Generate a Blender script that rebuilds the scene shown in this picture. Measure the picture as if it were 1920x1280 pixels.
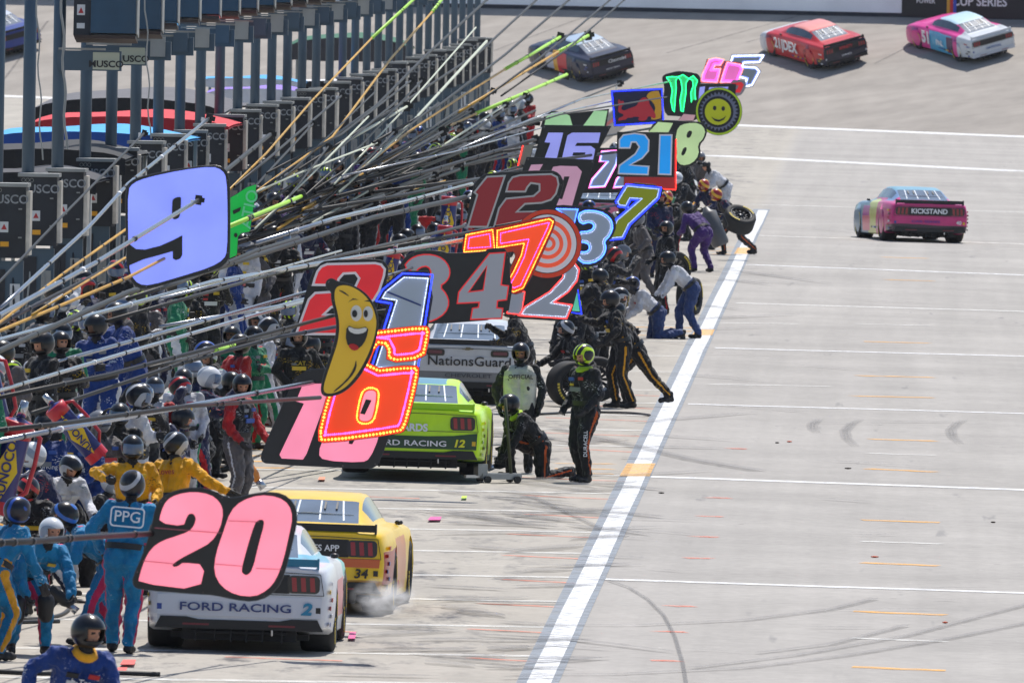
import bpy, bmesh, math, random
import numpy as np
from mathutils import Vector, Matrix, Quaternion, noise as mnoise
R = math.radians
rnd = random.Random(7)
for _o in list(bpy.data.objects): bpy.data.objects.remove(_o)
C = bpy.context.scene.collection
SC = bpy.context.scene
# ------------------------------------------------------------------ camera
F = 31000.0            # focal length in pixels of a 1920 wide picture
CAMZ = 8.0
camM = Matrix.Rotation(R(1.350), 3, 'Z') @ Matrix.Rotation(R(90 - 1.5465), 3, 'X') @ Matrix.Rotation(R(1.0), 3, 'Z')
cd = bpy.data.cameras.new('camera'); cam = bpy.data.objects.new('camera', cd); C.objects.link(cam)
cam.matrix_world = Matrix.Translation((0, 0, CAMZ)) @ camM.to_4x4()
cd.sensor_width = 36; cd.lens = F / 1920 * 36; cd.clip_start = 1; cd.clip_end = 5000
cd.dof.use_dof = True; cd.dof.focus_distance = 222; cd.dof.aperture_fstop = 17
SC.camera = cam
# ------------------------------------------------------------------ light
SUN_EL, SUN_AZ = 64, 16       # ahead and to the right of the camera
w = bpy.data.worlds.new('World'); SC.world = w; w.use_nodes = True
nt = w.node_tree; bg = nt.nodes['Background']
sky = nt.nodes.new('ShaderNodeTexSky'); sky.sky_type = 'NISHITA'; sky.sun_disc = False
sky.sun_elevation = R(SUN_EL); sky.sun_rotation = R(SUN_AZ); sky.air_density = 1.0; sky.dust_density = 1.0
nt.links.new(sky.outputs[0], bg.inputs[0]); bg.inputs[1].default_value = 0.105
sl = bpy.data.lights.new('sun', 'SUN'); sl.energy = 4.2; sl.angle = R(0.53); sl.color = (1, .945, .875)
so = bpy.data.objects.new('sun', sl); C.objects.link(so)
sd = Vector((math.sin(R(SUN_AZ)) * math.cos(R(SUN_EL)), math.cos(R(SUN_AZ)) * math.cos(R(SUN_EL)), math.sin(R(SUN_EL))))
so.rotation_euler = sd.to_track_quat('Z', 'Y').to_euler(); so.location = (30, 100, 60)
SC.view_settings.view_transform = 'Standard'; SC.view_settings.look = 'None'; SC.view_settings.gamma = 1
SC.view_settings.exposure = 0.30
SC.cycles.max_bounces = 6; SC.cycles.transparent_max_bounces = 16; SC.cycles.volume_bounces = 2
# ------------------------------------------------------------------ geometry of the view
def gz(x): return -0.014 * (x + 4)
def ray(px, py): return camM @ Vector(((px - 960) / F, (640 - py) / F, -1))
def P(px, py, d):
    r = ray(px, py); k = d / r.y
    return Vector((0, 0, CAMZ)) + r * k
def G(px, py, h=0.0):
    r = ray(px, py)          # CAMZ + r.z k = -0.014(r.x k + 4) + h
    k = (-0.056 + h - CAMZ) / (r.z + 0.014 * r.x)
    return Vector((0, 0, CAMZ)) + r * k
def mpp(d): return d / F
# ------------------------------------------------------------------ materials
def lin(c):
    if isinstance(c, str): c = tuple(int(c[i:i+2], 16) for i in (0, 2, 4))
    return tuple(((v / 255) / 12.92 if v / 255 <= .04045 else ((v / 255 + .055) / 1.055) ** 2.4) for v in c) + (1,)
_M = {}
def N(t, k, **kw):
    n = t.nodes.new(k)
    for a, b in kw.items(): setattr(n, a, b)
    return n
def mat(name, col, rough=.5, metal=0., coat=0., emit=0., var=0., vs=3., bump=0., bs=8., spec=.5, bd=.02):
    if name in _M: return _M[name]
    m = bpy.data.materials.new(name); m.use_nodes = True; t = m.node_tree; b = t.nodes['Principled BSDF']
    c = lin(col); b.inputs['Base Color'].default_value = c; b.inputs['Roughness'].default_value = rough
    b.inputs['Metallic'].default_value = metal; b.inputs['Coat Weight'].default_value = coat; b.inputs['Coat Roughness'].default_value = .08
    b.inputs['Specular IOR Level'].default_value = spec
    if emit: b.inputs['Emission Color'].default_value = c; b.inputs['Emission Strength'].default_value = emit
    if var or bump:
        tc = N(t, 'ShaderNodeTexCoord')
        if var:
            n = N(t, 'ShaderNodeTexNoise'); n.inputs['Scale'].default_value = vs; n.inputs['Detail'].default_value = 6
            mx = N(t, 'ShaderNodeMix', data_type='RGBA'); mr = N(t, 'ShaderNodeMapRange')
            mr.inputs[1].default_value = .3; mr.inputs[2].default_value = .7
            t.links.new(tc.outputs['Object'], n.inputs[0]); t.links.new(n.outputs[0], mr.inputs[0]); t.links.new(mr.outputs[0], mx.inputs[0])
            mx.inputs[6].default_value = tuple(v * (1 - var) for v in c[:3]) + (1,); mx.inputs[7].default_value = tuple(min(1, v * (1 + var * .6)) for v in c[:3]) + (1,)
            t.links.new(mx.outputs[2], b.inputs['Base Color'])
        if bump:
            n = N(t, 'ShaderNodeTexNoise'); n.inputs['Scale'].default_value = bs; n.inputs['Detail'].default_value = 5
            bp = N(t, 'ShaderNodeBump'); bp.inputs[0].default_value = bump; bp.inputs[1].default_value = bd
            t.links.new(tc.outputs['Object'], n.inputs[0]); t.links.new(n.outputs[0], bp.inputs['Height']); t.links.new(bp.outputs[0], b.inputs['Normal'])
    _M[name] = m; return m
# ------------------------------------------------------------------ mesh helpers
def tag(o, label=None, cat=None, group=None, kind=None):
    if label: o['label'] = label
    if cat: o['category'] = cat
    if group: o['group'] = group
    if kind: o['kind'] = kind
    return o
def link(name, me, parent=None, loc=None, M=None):
    o = bpy.data.objects.new(name, me); C.objects.link(o)
    if parent: o.parent = parent
    if M is not None: o.matrix_basis = M
    elif loc is not None: o.location = loc
    return o
def empty(name, loc=(0, 0, 0), rz=0, M=None):
    o = bpy.data.objects.new(name, None); C.objects.link(o); o.empty_display_size = .2
    if M is not None: o.matrix_basis = M
    else: o.location = loc; o.rotation_euler = (0, 0, rz)
    return o
class MB:
    def __init__(s): s.v = []; s.f = []; s.m = []
    def add(s, vs, fs, mi=0):
        b = len(s.v); s.v += [tuple(v) for v in vs]; s.f += [tuple(i + b for i in f) for f in fs]; s.m += [mi] * len(fs); return s
    def box(s, a, b, mi=0, M=None):
        vs = [Vector((x, y, z)) for z in (a[2], b[2]) for y in (a[1], b[1]) for x in (a[0], b[0])]
        if M is not None: vs = [M @ v for v in vs]
        return s.add(vs, [(0, 2, 3, 1), (4, 5, 7, 6), (0, 1, 5, 4), (2, 6, 7, 3), (0, 4, 6, 2), (1, 3, 7, 5)], mi)
    def tube(s, pts, r, n=8, mi=0, cap=True):
        pts = [Vector(p) for p in pts]; rs = r if isinstance(r, (list, tuple)) else [r] * len(pts)
        vs = []; fs = []; ref = None
        for i, p in enumerate(pts):
            t = (pts[min(i + 1, len(pts) - 1)] - pts[max(i - 1, 0)]).normalized()
            if ref is None: ref = t.orthogonal().normalized()
            ref = (ref - t * ref.dot(t)).normalized(); q = t.cross(ref)
            for k in range(n):
                a = 2 * math.pi * k / n; vs.append(p + (ref * math.cos(a) + q * math.sin(a)) * rs[i])
        for i in range(len(pts) - 1):
            for k in range(n): fs.append((i * n + k, i * n + (k + 1) % n, (i + 1) * n + (k + 1) % n, (i + 1) * n + k))
        if cap: fs.append(tuple(range(n))[::-1]); fs.append(tuple((len(pts) - 1) * n + k for k in range(n)))
        return s.add(vs, fs, mi)
    def ball(s, c, r, n=10, mi=0, M=None):
        c = Vector(c); r = Vector(r if hasattr(r, '__len__') else (r, r, r)); vs = [c + Vector((0, 0, r.z))]; fs = []; k = n // 2
        for i in range(1, k):
            t = math.pi * i / k
            for j in range(n): a = 2 * math.pi * j / n; vs.append(c + Vector((r.x * math.sin(t) * math.cos(a), r.y * math.sin(t) * math.sin(a), r.z * math.cos(t))))
        vs.append(c - Vector((0, 0, r.z))); L = len(vs) - 1
        for j in range(n):
            fs.append((0, 1 + j, 1 + (j + 1) % n)); fs.append((L, L - n + (j + 1) % n, L - n + j))
            for i in range(k - 2): a = 1 + i * n; fs.append((a + j, a + n + j, a + n + (j + 1) % n, a + (j + 1) % n))
        if M is not None: vs = [M @ v for v in vs]
        return s.add(vs, fs, mi)
    def lathe(s, prof, n=28, mi=0, ax='X', M=None, closed=False):
        vs = []; fs = []; L = len(prof)
        for k in range(n):
            a = 2 * math.pi * k / n
            for (h, r) in prof: vs.append(Vector((h, r * math.cos(a), r * math.sin(a))))
        for k in range(n):
            for i in range(L if closed else L - 1):
                fs.append((k * L + i, k * L + (i + 1) % L, ((k + 1) % n) * L + (i + 1) % L, ((k + 1) % n) * L + i))
        if M is not None: vs = [M @ v for v in vs]
        return s.add(vs, fs, mi)
    def prism(s, poly, d0, d1, mi=0, M=None):      # poly in x,z; extruded y d0..d1
        n = len(poly); vs = [Vector((x, d0, z)) for x, z in poly] + [Vector((x, d1, z)) for x, z in poly]
        if M is not None: vs = [M @ v for v in vs]
        return s.add(vs, [tuple(range(n)), tuple(range(2 * n - 1, n - 1, -1))] + [(i, (i + 1) % n, n + (i + 1) % n, n + i) for i in range(n)], mi)
    def mesh(s, name, mats, smooth=False, fix=True):
        me = bpy.data.meshes.new(name); me.from_pydata(s.v, [], s.f); me.update()
        for m in (mats if isinstance(mats, (list, tuple)) else [mats]): me.materials.append(m)
        me.polygons.foreach_set('material_index', s.m)
        if smooth: me.polygons.foreach_set('use_smooth', [True] * len(s.f))
        if fix:
            bm = bmesh.new(); bm.from_mesh(me); bmesh.ops.recalc_face_normals(bm, faces=bm.faces); bm.to_mesh(me); bm.free()
        return me
    def build(s, name, mats, parent=None, smooth=False, M=None, fix=True): return link(name, s.mesh(name, mats, smooth, fix), parent, M=M)
def sharp(o, ang=35):
    me = o.data
    try: me.set_sharp_from_angle(angle=R(ang))
    except Exception: pass
    return o
def curve_mesh(name, splines, thick, m, bevel=0.):
    """even-odd filled outline in x,y, extruded along z"""
    cu = bpy.data.curves.new(name, 'CURVE'); cu.dimensions = '2D'; cu.fill_mode = 'BOTH'; cu.extrude = thick / 2
    for pts in splines:
        sp = cu.splines.new('POLY'); sp.points.add(len(pts) - 1); sp.use_cyclic_u = True
        for i, (x, y) in enumerate(pts): sp.points[i].co = (x, y, 0, 1)
    o = bpy.data.objects.new('tmp', cu); C.objects.link(o)
    bpy.context.view_layer.update()
    me = bpy.data.meshes.new_from_object(o.evaluated_get(bpy.context.evaluated_depsgraph_get())); me.name = name
    bpy.data.objects.remove(o); bpy.data.curves.remove(cu)
    me.materials.clear(); me.materials.append(m); return me
_T = {}
def text_mesh(s, h, m, bold=.0, xs=1., shear=0., th=.006):
    key = (s, h, m.name, bold, xs, shear)
    if key in _T: return _T[key]
    cu = bpy.data.curves.new('lettering', 'FONT'); cu.body = s; cu.size = h / .72; cu.align_x = 'CENTER'; cu.align_y = 'CENTER'
    cu.extrude = th / 2; cu.offset = bold * h; cu.shear = shear; cu.resolution_u = 3
    o = bpy.data.objects.new('tmp', cu); C.objects.link(o); bpy.context.view_layer.update()
    me = bpy.data.meshes.new_from_object(o.evaluated_get(bpy.context.evaluated_depsgraph_get())); me.name = 'lettering'
    bpy.data.objects.remove(o); bpy.data.curves.remove(cu)
    me.materials.clear(); me.materials.append(m)
    for v in me.vertices: v.co.x *= xs
    _T[key] = me; return me
FACE = Matrix.Rotation(R(90), 4, 'X')          # text/outline plane x,y  ->  x,z facing -Y
def text(s, h, m, parent, loc, rot=None, name='lettering', **k):
    Mx = Matrix.Translation(loc) @ (rot if rot is not None else Matrix.Identity(4)) @ FACE
    return link(name, text_mesh(s, h, m, **k), parent, M=Mx)
# ------------------------------------------------------------------ ground
def ground_mat():
    m = bpy.data.materials.new('pit_concrete'); m.use_nodes = True; t = m.node_tree; b = t.nodes['Principled BSDF']
    tc = N(t, 'ShaderNodeTexCoord'); sx = N(t, 'ShaderNodeSeparateXYZ'); t.links.new(tc.outputs['Object'], sx.inputs[0])
    def noise(sc, det=6, vec=None, rough=.6):
        n = N(t, 'ShaderNodeTexNoise'); n.inputs['Scale'].default_value = sc; n.inputs['Detail'].default_value = det; n.inputs['Roughness'].default_value = rough
        t.links.new(vec or tc.outputs['Object'], n.inputs[0]); return n.outputs[0]
    def mr(x, a, b_, c=0., d=1.):
        n = N(t, 'ShaderNodeMapRange'); t.links.new(x, n.inputs[0])
        for i, v in enumerate((a, b_, c, d)): n.inputs[i + 1].default_value = v
        return n.outputs[0]
    def mix(f, a, b_, mode='MIX'):
        n = N(t, 'ShaderNodeMix', data_type='RGBA'); n.blend_type = mode
        if isinstance(f, float): n.inputs[0].default_value = f
        else: t.links.new(f, n.inputs[0])
        for i, v in ((6, a), (7, b_)):
            if isinstance(v, tuple): n.inputs[i].default_value = v
            else: t.links.new(v, n.inputs[i])
        return n.outputs[2]
    def mul(a, b_):
        n = N(t, 'ShaderNodeMath', operation='MULTIPLY'); t.links.new(a, n.inputs[0])
        if isinstance(b_, float): n.inputs[1].default_value = b_
        else: t.links.new(b_, n.inputs[1])
        return n.outputs[0]
    left = mr(sx.outputs[0], -3.5, -3.9)
    base = mix(left, (.352, .336, .316, 1), (.378, .354, .314, 1))
    big = mr(noise(.22, 8), .35, .7, .88, 1.08)
    # long tyre-worn bands along the lane
    mp = N(t, 'ShaderNodeMapping'); mp.inputs[3].default_value = (1.4, .02, 1); t.links.new(tc.outputs['Object'], mp.inputs[0])
    band = mr(noise(1., 4, mp.outputs[0]), .35, .65, .93, 1.04)
    fine = mr(noise(5, 9, None, .8), .3, .7, .82, 1.15)
    col = mix(1., base, mix(1., mix(1., big, band, 'MULTIPLY'), fine, 'MULTIPLY'), 'MULTIPLY')
    # speckles of pale aggregate and grit
    vo = N(t, 'ShaderNodeTexVoronoi'); vo.inputs['Scale'].default_value = 2.2; t.links.new(tc.outputs['Object'], vo.inputs[0])
    sp = mr(vo.outputs['Distance'], .045, .03)
    col = mix(mul(sp, mr(noise(.7, 2), .5, .56)), col, (.62, .62, .62, 1))
    vo2 = N(t, 'ShaderNodeTexVoronoi'); vo2.inputs['Scale'].default_value = 1.1; t.links.new(tc.outputs['Object'], vo2.inputs[0])
    col = mix(mul(mr(vo2.outputs['Distance'], .06, .04), mr(noise(.33, 2), .52, .6, 0, .7)), col, (.08, .07, .065, 1))
    # rubber laid down in the boxes
    mp2 = N(t, 'ShaderNodeMapping'); mp2.inputs[3].default_value = (1.0, .26, 1); t.links.new(tc.outputs['Object'], mp2.inputs[0])
    rub = mr(noise(1.5, 9, mp2.outputs[0], .75), .50, .64)
    zone = mul(mr(sx.outputs[0], -3.9, -4.9), mr(sx.outputs[0], -9.6, -8.6))
    patch = mr(noise(.16, 3), .44, .56, .25, 1.)
    col = mix(mul(mul(mul(rub, zone), patch), .92), col, (.085, .085, .095, 1))
    # thin skid scratches on the lane
    mp3 = N(t, 'ShaderNodeMapping'); mp3.inputs[2].default_value = (0, 0, R(7)); mp3.inputs[3].default_value = (2.2, .12, 1); t.links.new(tc.outputs['Object'], mp3.inputs[0])
    sk = mr(noise(1.2, 3, mp3.outputs[0]), .64, .70)
    col = mix(mul(mul(sk, mr(noise(.3, 3), .48, .6)), .45), col, (.15, .15, .155, 1))
    t.links.new(col, b.inputs['Base Color']); b.inputs['Roughness'].default_value = .85; b.inputs['Specular IOR Level'].default_value = .25
    return m
GM = ground_mat()
mb = MB()
xs = [-900, -60, -30, -12, -6, 0, 6, 30, 60, 900]; ys = [-300, 60, 120, 200, 300, 450, 600, 900, 3000]
vs = [(x, y, gz(max(-60, min(60, x)))) for y in ys for x in xs]
fs = [(j * 10 + i, j * 10 + i + 1, (j + 1) * 10 + i + 1, (j + 1) * 10 + i) for j in range(8) for i in range(9)]
mb.add(vs, fs); tag(mb.build('ground', GM), kind='structure')
# banked turn: a plane that rises ahead and to the right
B0 = G(1530, 239); BU = Vector((math.sin(R(30)), math.cos(R(30)), 0)); BC = Vector((BU.y, -BU.x, 0)); BT = .30
def bank_z(x, y): return gz(B0.x) + BT * ((x - B0.x) * BU.x + (y - B0.y) * BU.y)
def BK(px, py):
    r = ray(px, py); a = BT * (r.x * BU.x + r.y * BU.y); k = (gz(B0.x) - BT * (B0.x * BU.x + B0.y * BU.y) - CAMZ) / (r.z - a)
    return Vector((0, 0, CAMZ)) + r * k
BN = Vector((-BT * BU.x, -BT * BU.y, 1)).normalized()
WD = (BK(1400, 26) - B0).dot(BU)
def bank_mat():
    m = mat('bank_asphalt', (154, 148, 141), .9, var=.12, vs=1.2); t = m.node_tree; b = t.nodes['Principled BSDF']; src = b.inputs['Base Color'].links[0].from_socket
    tc = N(t, 'ShaderNodeTexCoord'); mp = N(t, 'ShaderNodeMapping'); mp.inputs[2].default_value = (0, 0, R(30)); mp.inputs[3].default_value = (.012, .8, 1); n = N(t, 'ShaderNodeTexNoise'); n.inputs['Scale'].default_value = 1.; n.inputs['Detail'].default_value = 7; n.inputs['Roughness'].default_value = .65
    mr = N(t, 'ShaderNodeMapRange'); mx = N(t, 'ShaderNodeMix', data_type='RGBA'); mx.blend_type = 'MULTIPLY'; mx.inputs[0].default_value = 1
    for i, v in enumerate((.35, .65, .88, 1.06)): mr.inputs[i + 1].default_value = v
    t.links.new(tc.outputs['Object'], mp.inputs[0]); t.links.new(mp.outputs[0], n.inputs[0]); t.links.new(n.outputs[0], mr.inputs[0]); t.links.new(src, mx.inputs[6]); t.links.new(mr.outputs[0], mx.inputs[7]); t.links.new(mx.outputs[2], b.inputs['Base Color'])
    return m
mb = MB()
def bpt(c, u, dz=0.): p = B0 + BC * c + BU * u; return Vector((p.x, p.y, gz(B0.x) + BT * u + dz))
mb.add([bpt(-300, -.6), bpt(120, -.6), bpt(120, WD), bpt(-300, WD)], [(0, 1, 2, 3)])
mb.add([bpt(-300, WD), bpt(120, WD), bpt(120, WD + 4), bpt(-300, WD + 4)], [(0, 1, 2, 3)])
tag(mb.build('banked_track', bank_mat()), kind='structure')
# outside wall with its dark foot and banner
WM = mat('wall_paint', (238, 242, 250), .6, var=.1, vs=.6); DM = mat('wall_foot', (38, 44, 56), .8)
t = empty('track_wall', bpt(0, WD)); tag(t, 'long pale grey concrete wall along the top of the banked turn', 'wall')
def wallbox(name, c0, c1, z0, z1, th0, th1, m, par):
    vs = [];
    for c in (c0, c1):
        for (u, z) in ((th0, z0), (th0, z1), (th1, z1), (th1, z0)): vs.append(bpt(c, WD + u) + Vector((0, 0, z)) - (bpt(0, WD) if par else Vector()))
    q = MB(); q.add(vs, [(0, 1, 2, 3), (7, 6, 5, 4), (0, 4, 5, 1), (1, 5, 6, 2), (2, 6, 7, 3), (3, 7, 4, 0)]); return q.build(name, m, par)
wallbox('wall_panel', -300, 120, .14, 1.6, 0, .5, WM, t)
wallbox('foot', -300, 120, -.4, .14, -.03, .5, DM, t)
# banner hangs on the wall at the right
c0 = (G(1690, 239) - B0).dot(BC)
def wall_c(px):   # contour coordinate where column px meets the wall foot
    lo, hi = -80., 60.
    for _ in range(50):
        mid = (lo + hi) / 2; p = bpt(mid, WD); q = camM.transposed() @ (p - Vector((0, 0, CAMZ))); x = 960 + F * q.x / -q.z
        if x < px: lo = mid
        else: hi = mid
    return lo
bo = empty('wall_banner', bpt(wall_c(1700), WD)); tag(bo, 'black race series banner with white lettering on the outside wall', 'banner')
cA = wall_c(1692)
def wallbox2(name, c0, c1, z0, z1, th0, th1, m, par, org):
    vs = []
    for c in (c0, c1):
        for (u, z) in ((th0, z0), (th0, z1), (th1, z1), (th1, z0)): vs.append(bpt(c, WD + u) + Vector((0, 0, z)) - org)
    q = MB(); q.add(vs, [(0, 1, 2, 3), (7, 6, 5, 4), (0, 4, 5, 1), (1, 5, 6, 2), (2, 6, 7, 3), (3, 7, 4, 0)]); return q.build(name, m, par)
org = bpt(wall_c(1700), WD)
wallbox2('sheet', cA, cA + 14, .05, 1.6, -.06, -.035, mat('banner_black', (22, 24, 30), .6), bo, org)
WH = mat('white_print', (225, 228, 232), .5)
rotb = Matrix.Rotation(math.atan2(BC.y, BC.x), 4, 'Z')
for s_, px, z_, h_ in (('CUP SERIES', 1838, .62, .33), ('WISE\nPOWER', 1737, .72, .16), ('WISE', 1935, .72, .2)):
    c = wall_c(px); p = bpt(c, WD - .075) + Vector((0, 0, z_)) - org; text(s_, h_, WH, bo, p, rotb, bold=.03)
for k, cc in enumerate(((210, 160, 40), (200, 40, 40), (50, 80, 190))):
    c = wall_c(1780 + k * 6); q = MB(); q.box((-.06, -.01, -.45), (.06, .01, .25)); q.build('stripe', mat('bar%d' % k, cc, .5), bo, M=Matrix.Translation(bpt(c, WD - .08) + Vector((0, 0, .55)) - org) @ rotb)
# ------------------------------------------------------------------ painted markings
def wornpaint(name, col, wear=.5, sc=6., a=.9):
    m = bpy.data.materials.new(name); m.use_nodes = True; t = m.node_tree; b = t.nodes['Principled BSDF']
    b.inputs['Base Color'].default_value = lin(col); b.inputs['Roughness'].default_value = .7
    tc = N(t, 'ShaderNodeTexCoord'); n = N(t, 'ShaderNodeTexNoise'); n.inputs['Scale'].default_value = sc; n.inputs['Detail'].default_value = 8; n.inputs['Roughness'].default_value = .7
    mp = N(t, 'ShaderNodeMapRange'); mp.inputs[1].default_value = wear - .1; mp.inputs[2].default_value = wear + .08; mp.inputs[3].default_value = a; mp.inputs[4].default_value = a * .45
    t.links.new(tc.outputs['Object'], n.inputs[0]); t.links.new(n.outputs[0], mp.inputs[0]); t.links.new(mp.outputs[0], b.inputs['Alpha']); return m
WP = wornpaint('line_white', (234, 236, 238), .52, 5, .92); WP2 = wornpaint('line_white_faint', (228, 228, 224), .5, 4, .72)
OP = wornpaint('line_orange', (244, 178, 70), .5, 5, .75); PK = wornpaint('line_pink', (240, 130, 100), .5, 5, .62)
GP = wornpaint('line_old', (140, 150, 162), .58, 3, .75); YP = wornpaint('line_yellow', (244, 184, 84), .5, 5, .72)
def strip(mb, pts, wid, lift=.006, perp=None):
    """ground strip through pixel points, wid metres wide, measured along the depth unless perp given"""
    g = [G(x, y, lift) for x, y in pts]; vs = []
    for i, p in enumerate(g):
        tdir = (g[min(i + 1, len(g) - 1)] - g[max(i - 1, 0)]); tdir.z = 0; tdir.normalize(); n = Vector((-tdir.y, tdir.x, 0))
        w_ = wid[i] if isinstance(wid, (list, tuple)) else wid
        for s in (-.5, .5):
            q = p + n * w_ * s; vs.append((q.x, q.y, gz(q.x) + lift))
    mb.add(vs, [(2 * i, 2 * i + 1, 2 * i + 3, 2 * i + 2) for i in range(len(g) - 1)])
LW = MB(); LF = MB(); LO = MB(); LP = MB()
def wob(x0, y0, x1, y1, n=6, a=.6): return [(x0 + (x1 - x0) * i / n, y0 + (y1 - y0) * i / n + rnd.uniform(-a, a) * .4) for i in range(n + 1)]
for a, w_ in (((1320, 291, 1930, 322), 2.2), ((1220, 893, 1930, 918), .6), ((1135, 1085, 1930, 1111), .42)): strip(LW, wob(*a), w_)
for a, w_ in (((1290, 757, 1930, 775), .4), ((1340, 652, 1930, 668), .5), ((1400, 496, 1930, 516), .7)): strip(LW, wob(*a), w_)
for a in ((1398, 383, 1930, 398), (1400, 441, 1930, 458), (1380, 568, 1930, 584), (1605, 607, 1750, 610), (1627, 849, 1755, 853), (1613, 1014, 1765, 1019), (1597, 1195, 1777, 1202), (1300, 604, 1500, 607), (1330, 720, 1560, 724)): strip(LF, wob(*a), .3 if a[1] > 600 else .8)
for a in ((1632, 823, 1755, 826), (1625, 878, 1755, 884), (1617, 974, 1762, 979), (1615, 1054, 1760, 1060), (1600, 1145, 1773, 1152), (1598, 1249, 1773, 1256), (1620, 640, 1740, 643), (1610, 704, 1750, 707), (1600, 742, 1750, 745), (1655, 482, 1740, 484), (1660, 524, 1750, 527)): strip(LO, wob(*a), .38)
for a in ((1328, 932, 1370, 933), (1310, 967, 1355, 968), (1300, 1005, 1347, 1006), (1284, 1045, 1335, 1046), (1255, 1135, 1303, 1136), (1235, 1182, 1287, 1184), (1220, 1237, 1275, 1238), (1370, 840, 1400, 841)): strip(LP, wob(*a), .3)
def lx(y): return 1430 - .4746 * (y - 395)       # main line centre column
for y in (535, 560, 585, 612, 640, 668, 697, 732, 756, 779, 807, 837, 891, 925, 960, 997, 1037, 1082, 1127, 1175, 1229, 1283):
    x1 = lx(y) - 12; k = 1 if y > 740 else .8
    strip(LF, wob(lx(y) - 560 - y * .4, y - 16, x1, y, 12), .36 * k)
    if y > 700:
        x0 = x1 - rnd.uniform(140, 230); strip(LP, wob(x0, y + 3, x1 - 4, y + 11, 5), .22)
        if rnd.random() < .5: strip(LP, wob(x1 - 600, y + 1, x1 - 380, y + 9, 5), .2)
strip(LO, wob(1040, 868, 1150, 869), .2); strip(LO, wob(1040, 878, 1150, 879), .25); strip(LO, wob(1040, 886, 1150, 888), .25)
for yy in (816, 827, 840, 852, 862, 874): strip(LO, wob(350, yy, 545, yy + 3), .35)
for yy in (613, 620, 628): strip(LO, wob(1180, yy, 1310, yy + 1), .25)
for yy in (463, 470, 476): strip(LO, wob(1330, yy, 1385, yy + 1), .25)
for nm, q, m in (('painted_lines_white', LW, WP), ('painted_lines_faded', LF, WP2), ('painted_lines_orange', LO, OP), ('painted_lines_pink', LP, PK)): tag(q.build(nm, m, fix=False), kind='structure')
# long boundary line: old grey paint beneath, white on top
q = MB(); strip(q, [(lx(y) - 3, y) for y in range(392, 1340, 40)], .43, .009); tag(q.build('boundary_line_old_paint', GP, fix=False), kind='structure')
q = MB(); strip(q, [(lx(y) + rnd.uniform(-1, 1), y) for y in range(394, 1340, 22)], .245, .013); tag(q.build('boundary_line', WP, fix=False), kind='structure')
q = MB()
for (a, b_, w0) in ((868, 892, 30), (617, 628, 20), (464, 476, 14)):
    v = [G(lx(a) - w0, a, .017), G(lx(a) + w0 * .8, a, .017), G(lx(b_) + w0 * .8, b_, .017), G(lx(b_) - w0 * 1.1, b_, .017)]; q.add(v, [(0, 1, 2, 3)])
tag(q.build('painted_box_marks', YP, fix=False), kind='structure')
# white edge line at the foot of the bank
q = MB(); q.add([bpt(-120, -5.2) * 1, bpt(60, -5.2), bpt(60, -1.0), bpt(-120, -1.0)], [(0, 1, 2, 3)])
q.v = [(x, y, gz(x) + .012) for x, y, z in q.v]; tag(q.build('apron_line', WP, fix=False), kind='structure')
# tyre marks
SKD = wornpaint('tyre_rubber', (70, 70, 76), .5, 9, .5); SKL = wornpaint('tyre_rubber_light', (96, 94, 96), .5, 7, .42)
q = MB(); q2 = MB(); q3 = MB()
strip(q, [(1140, 1086), (1180, 1100), (1215, 1122), (1245, 1152), (1265, 1190), (1280, 1240), (1290, 1300)], .045, .02)
strip(q2, [(960, 1262), (1150, 1262), (1400, 1250), (1600, 1225), (1780, 1195), (1930, 1165)], .12, .021)
strip(q2, [(1300, 1250), (1500, 1225), (1700, 1190), (1930, 1130)], .1, .022)
strip(q2, [(960, 1170), (1200, 1170), (1400, 1160), (1560, 1140), (1640, 1120)], .12, .023)
strip(q2, [(1300, 1215), (1420, 1222), (1560, 1205), (1700, 1170)], .1, .024)
for (x, y, k) in ((1584, 808, 1), (1782, 806, .9), (1520, 796, .5)):
    for e in (0, 6, 12): strip(q3, [(x + 24 * k + e, y - 24 * k), (x + 8 * k + e, y - 16 * k), (x - 6 * k + e, y - 2), (x - 2 + e, y + 12 * k), (x + 14 * k + e, y + 26 * k)], [.02, .07, .09, .07, .02], .025)
strip(q, [(1000, 930), (1120, 985), (1300, 1000)], .08, .026)
strip(q2, [(1040, 800), (1300, 860), (1420, 880)], .3, .027)
for i in range(22):
    y = rnd.uniform(600, 1270); x = lx(y) + rnd.uniform(30, 700); L = rnd.uniform(40, 220); s = rnd.uniform(-.02, .09)
    strip(rnd.choice((q, q2)), wob(x, y, x + L, y + s * L, 4), [.02, .10, .14, .10, .02], .028)
for i in range(26):
    y = rnd.uniform(500, 1275); x = lx(y) - rnd.uniform(20, 120); L = rnd.uniform(90, 260); s = rnd.uniform(-.10, .14)
    strip(rnd.choice((q, q2)), wob(x, y, x + L, y + s * L, 5), [.03, .15, .22, .2, .14, .03], .032)
for i in range(80):
    y = rnd.uniform(780, 1275); x = lx(y) - rnd.uniform(40, 420); L = rnd.uniform(60, 230); s = rnd.uniform(-.1, .16)
    strip(rnd.choice((q, q2)), wob(x, y, x + L, y + s * L, 4), [.03, .3, .4, .3, .03], .03)
for i in range(14):
    y = rnd.uniform(330, 560); x = rnd.uniform(1420, 1800); L = rnd.uniform(100, 320)
    strip(q2, wob(x, y, x + L, y + rnd.uniform(0, 12), 4), [.03, .16, .24, .2, .03], .028)
tag(q3.build('scuff_marks', wornpaint('scuff', (120, 118, 118), .5, 9, .3), fix=False), kind='structure'); tag(q.build('tyre_marks', SKD, fix=False), kind='structure'); tag(q2.build('tyre_marks_faint', SKL, fix=False), kind='structure')
q = MB()
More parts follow.
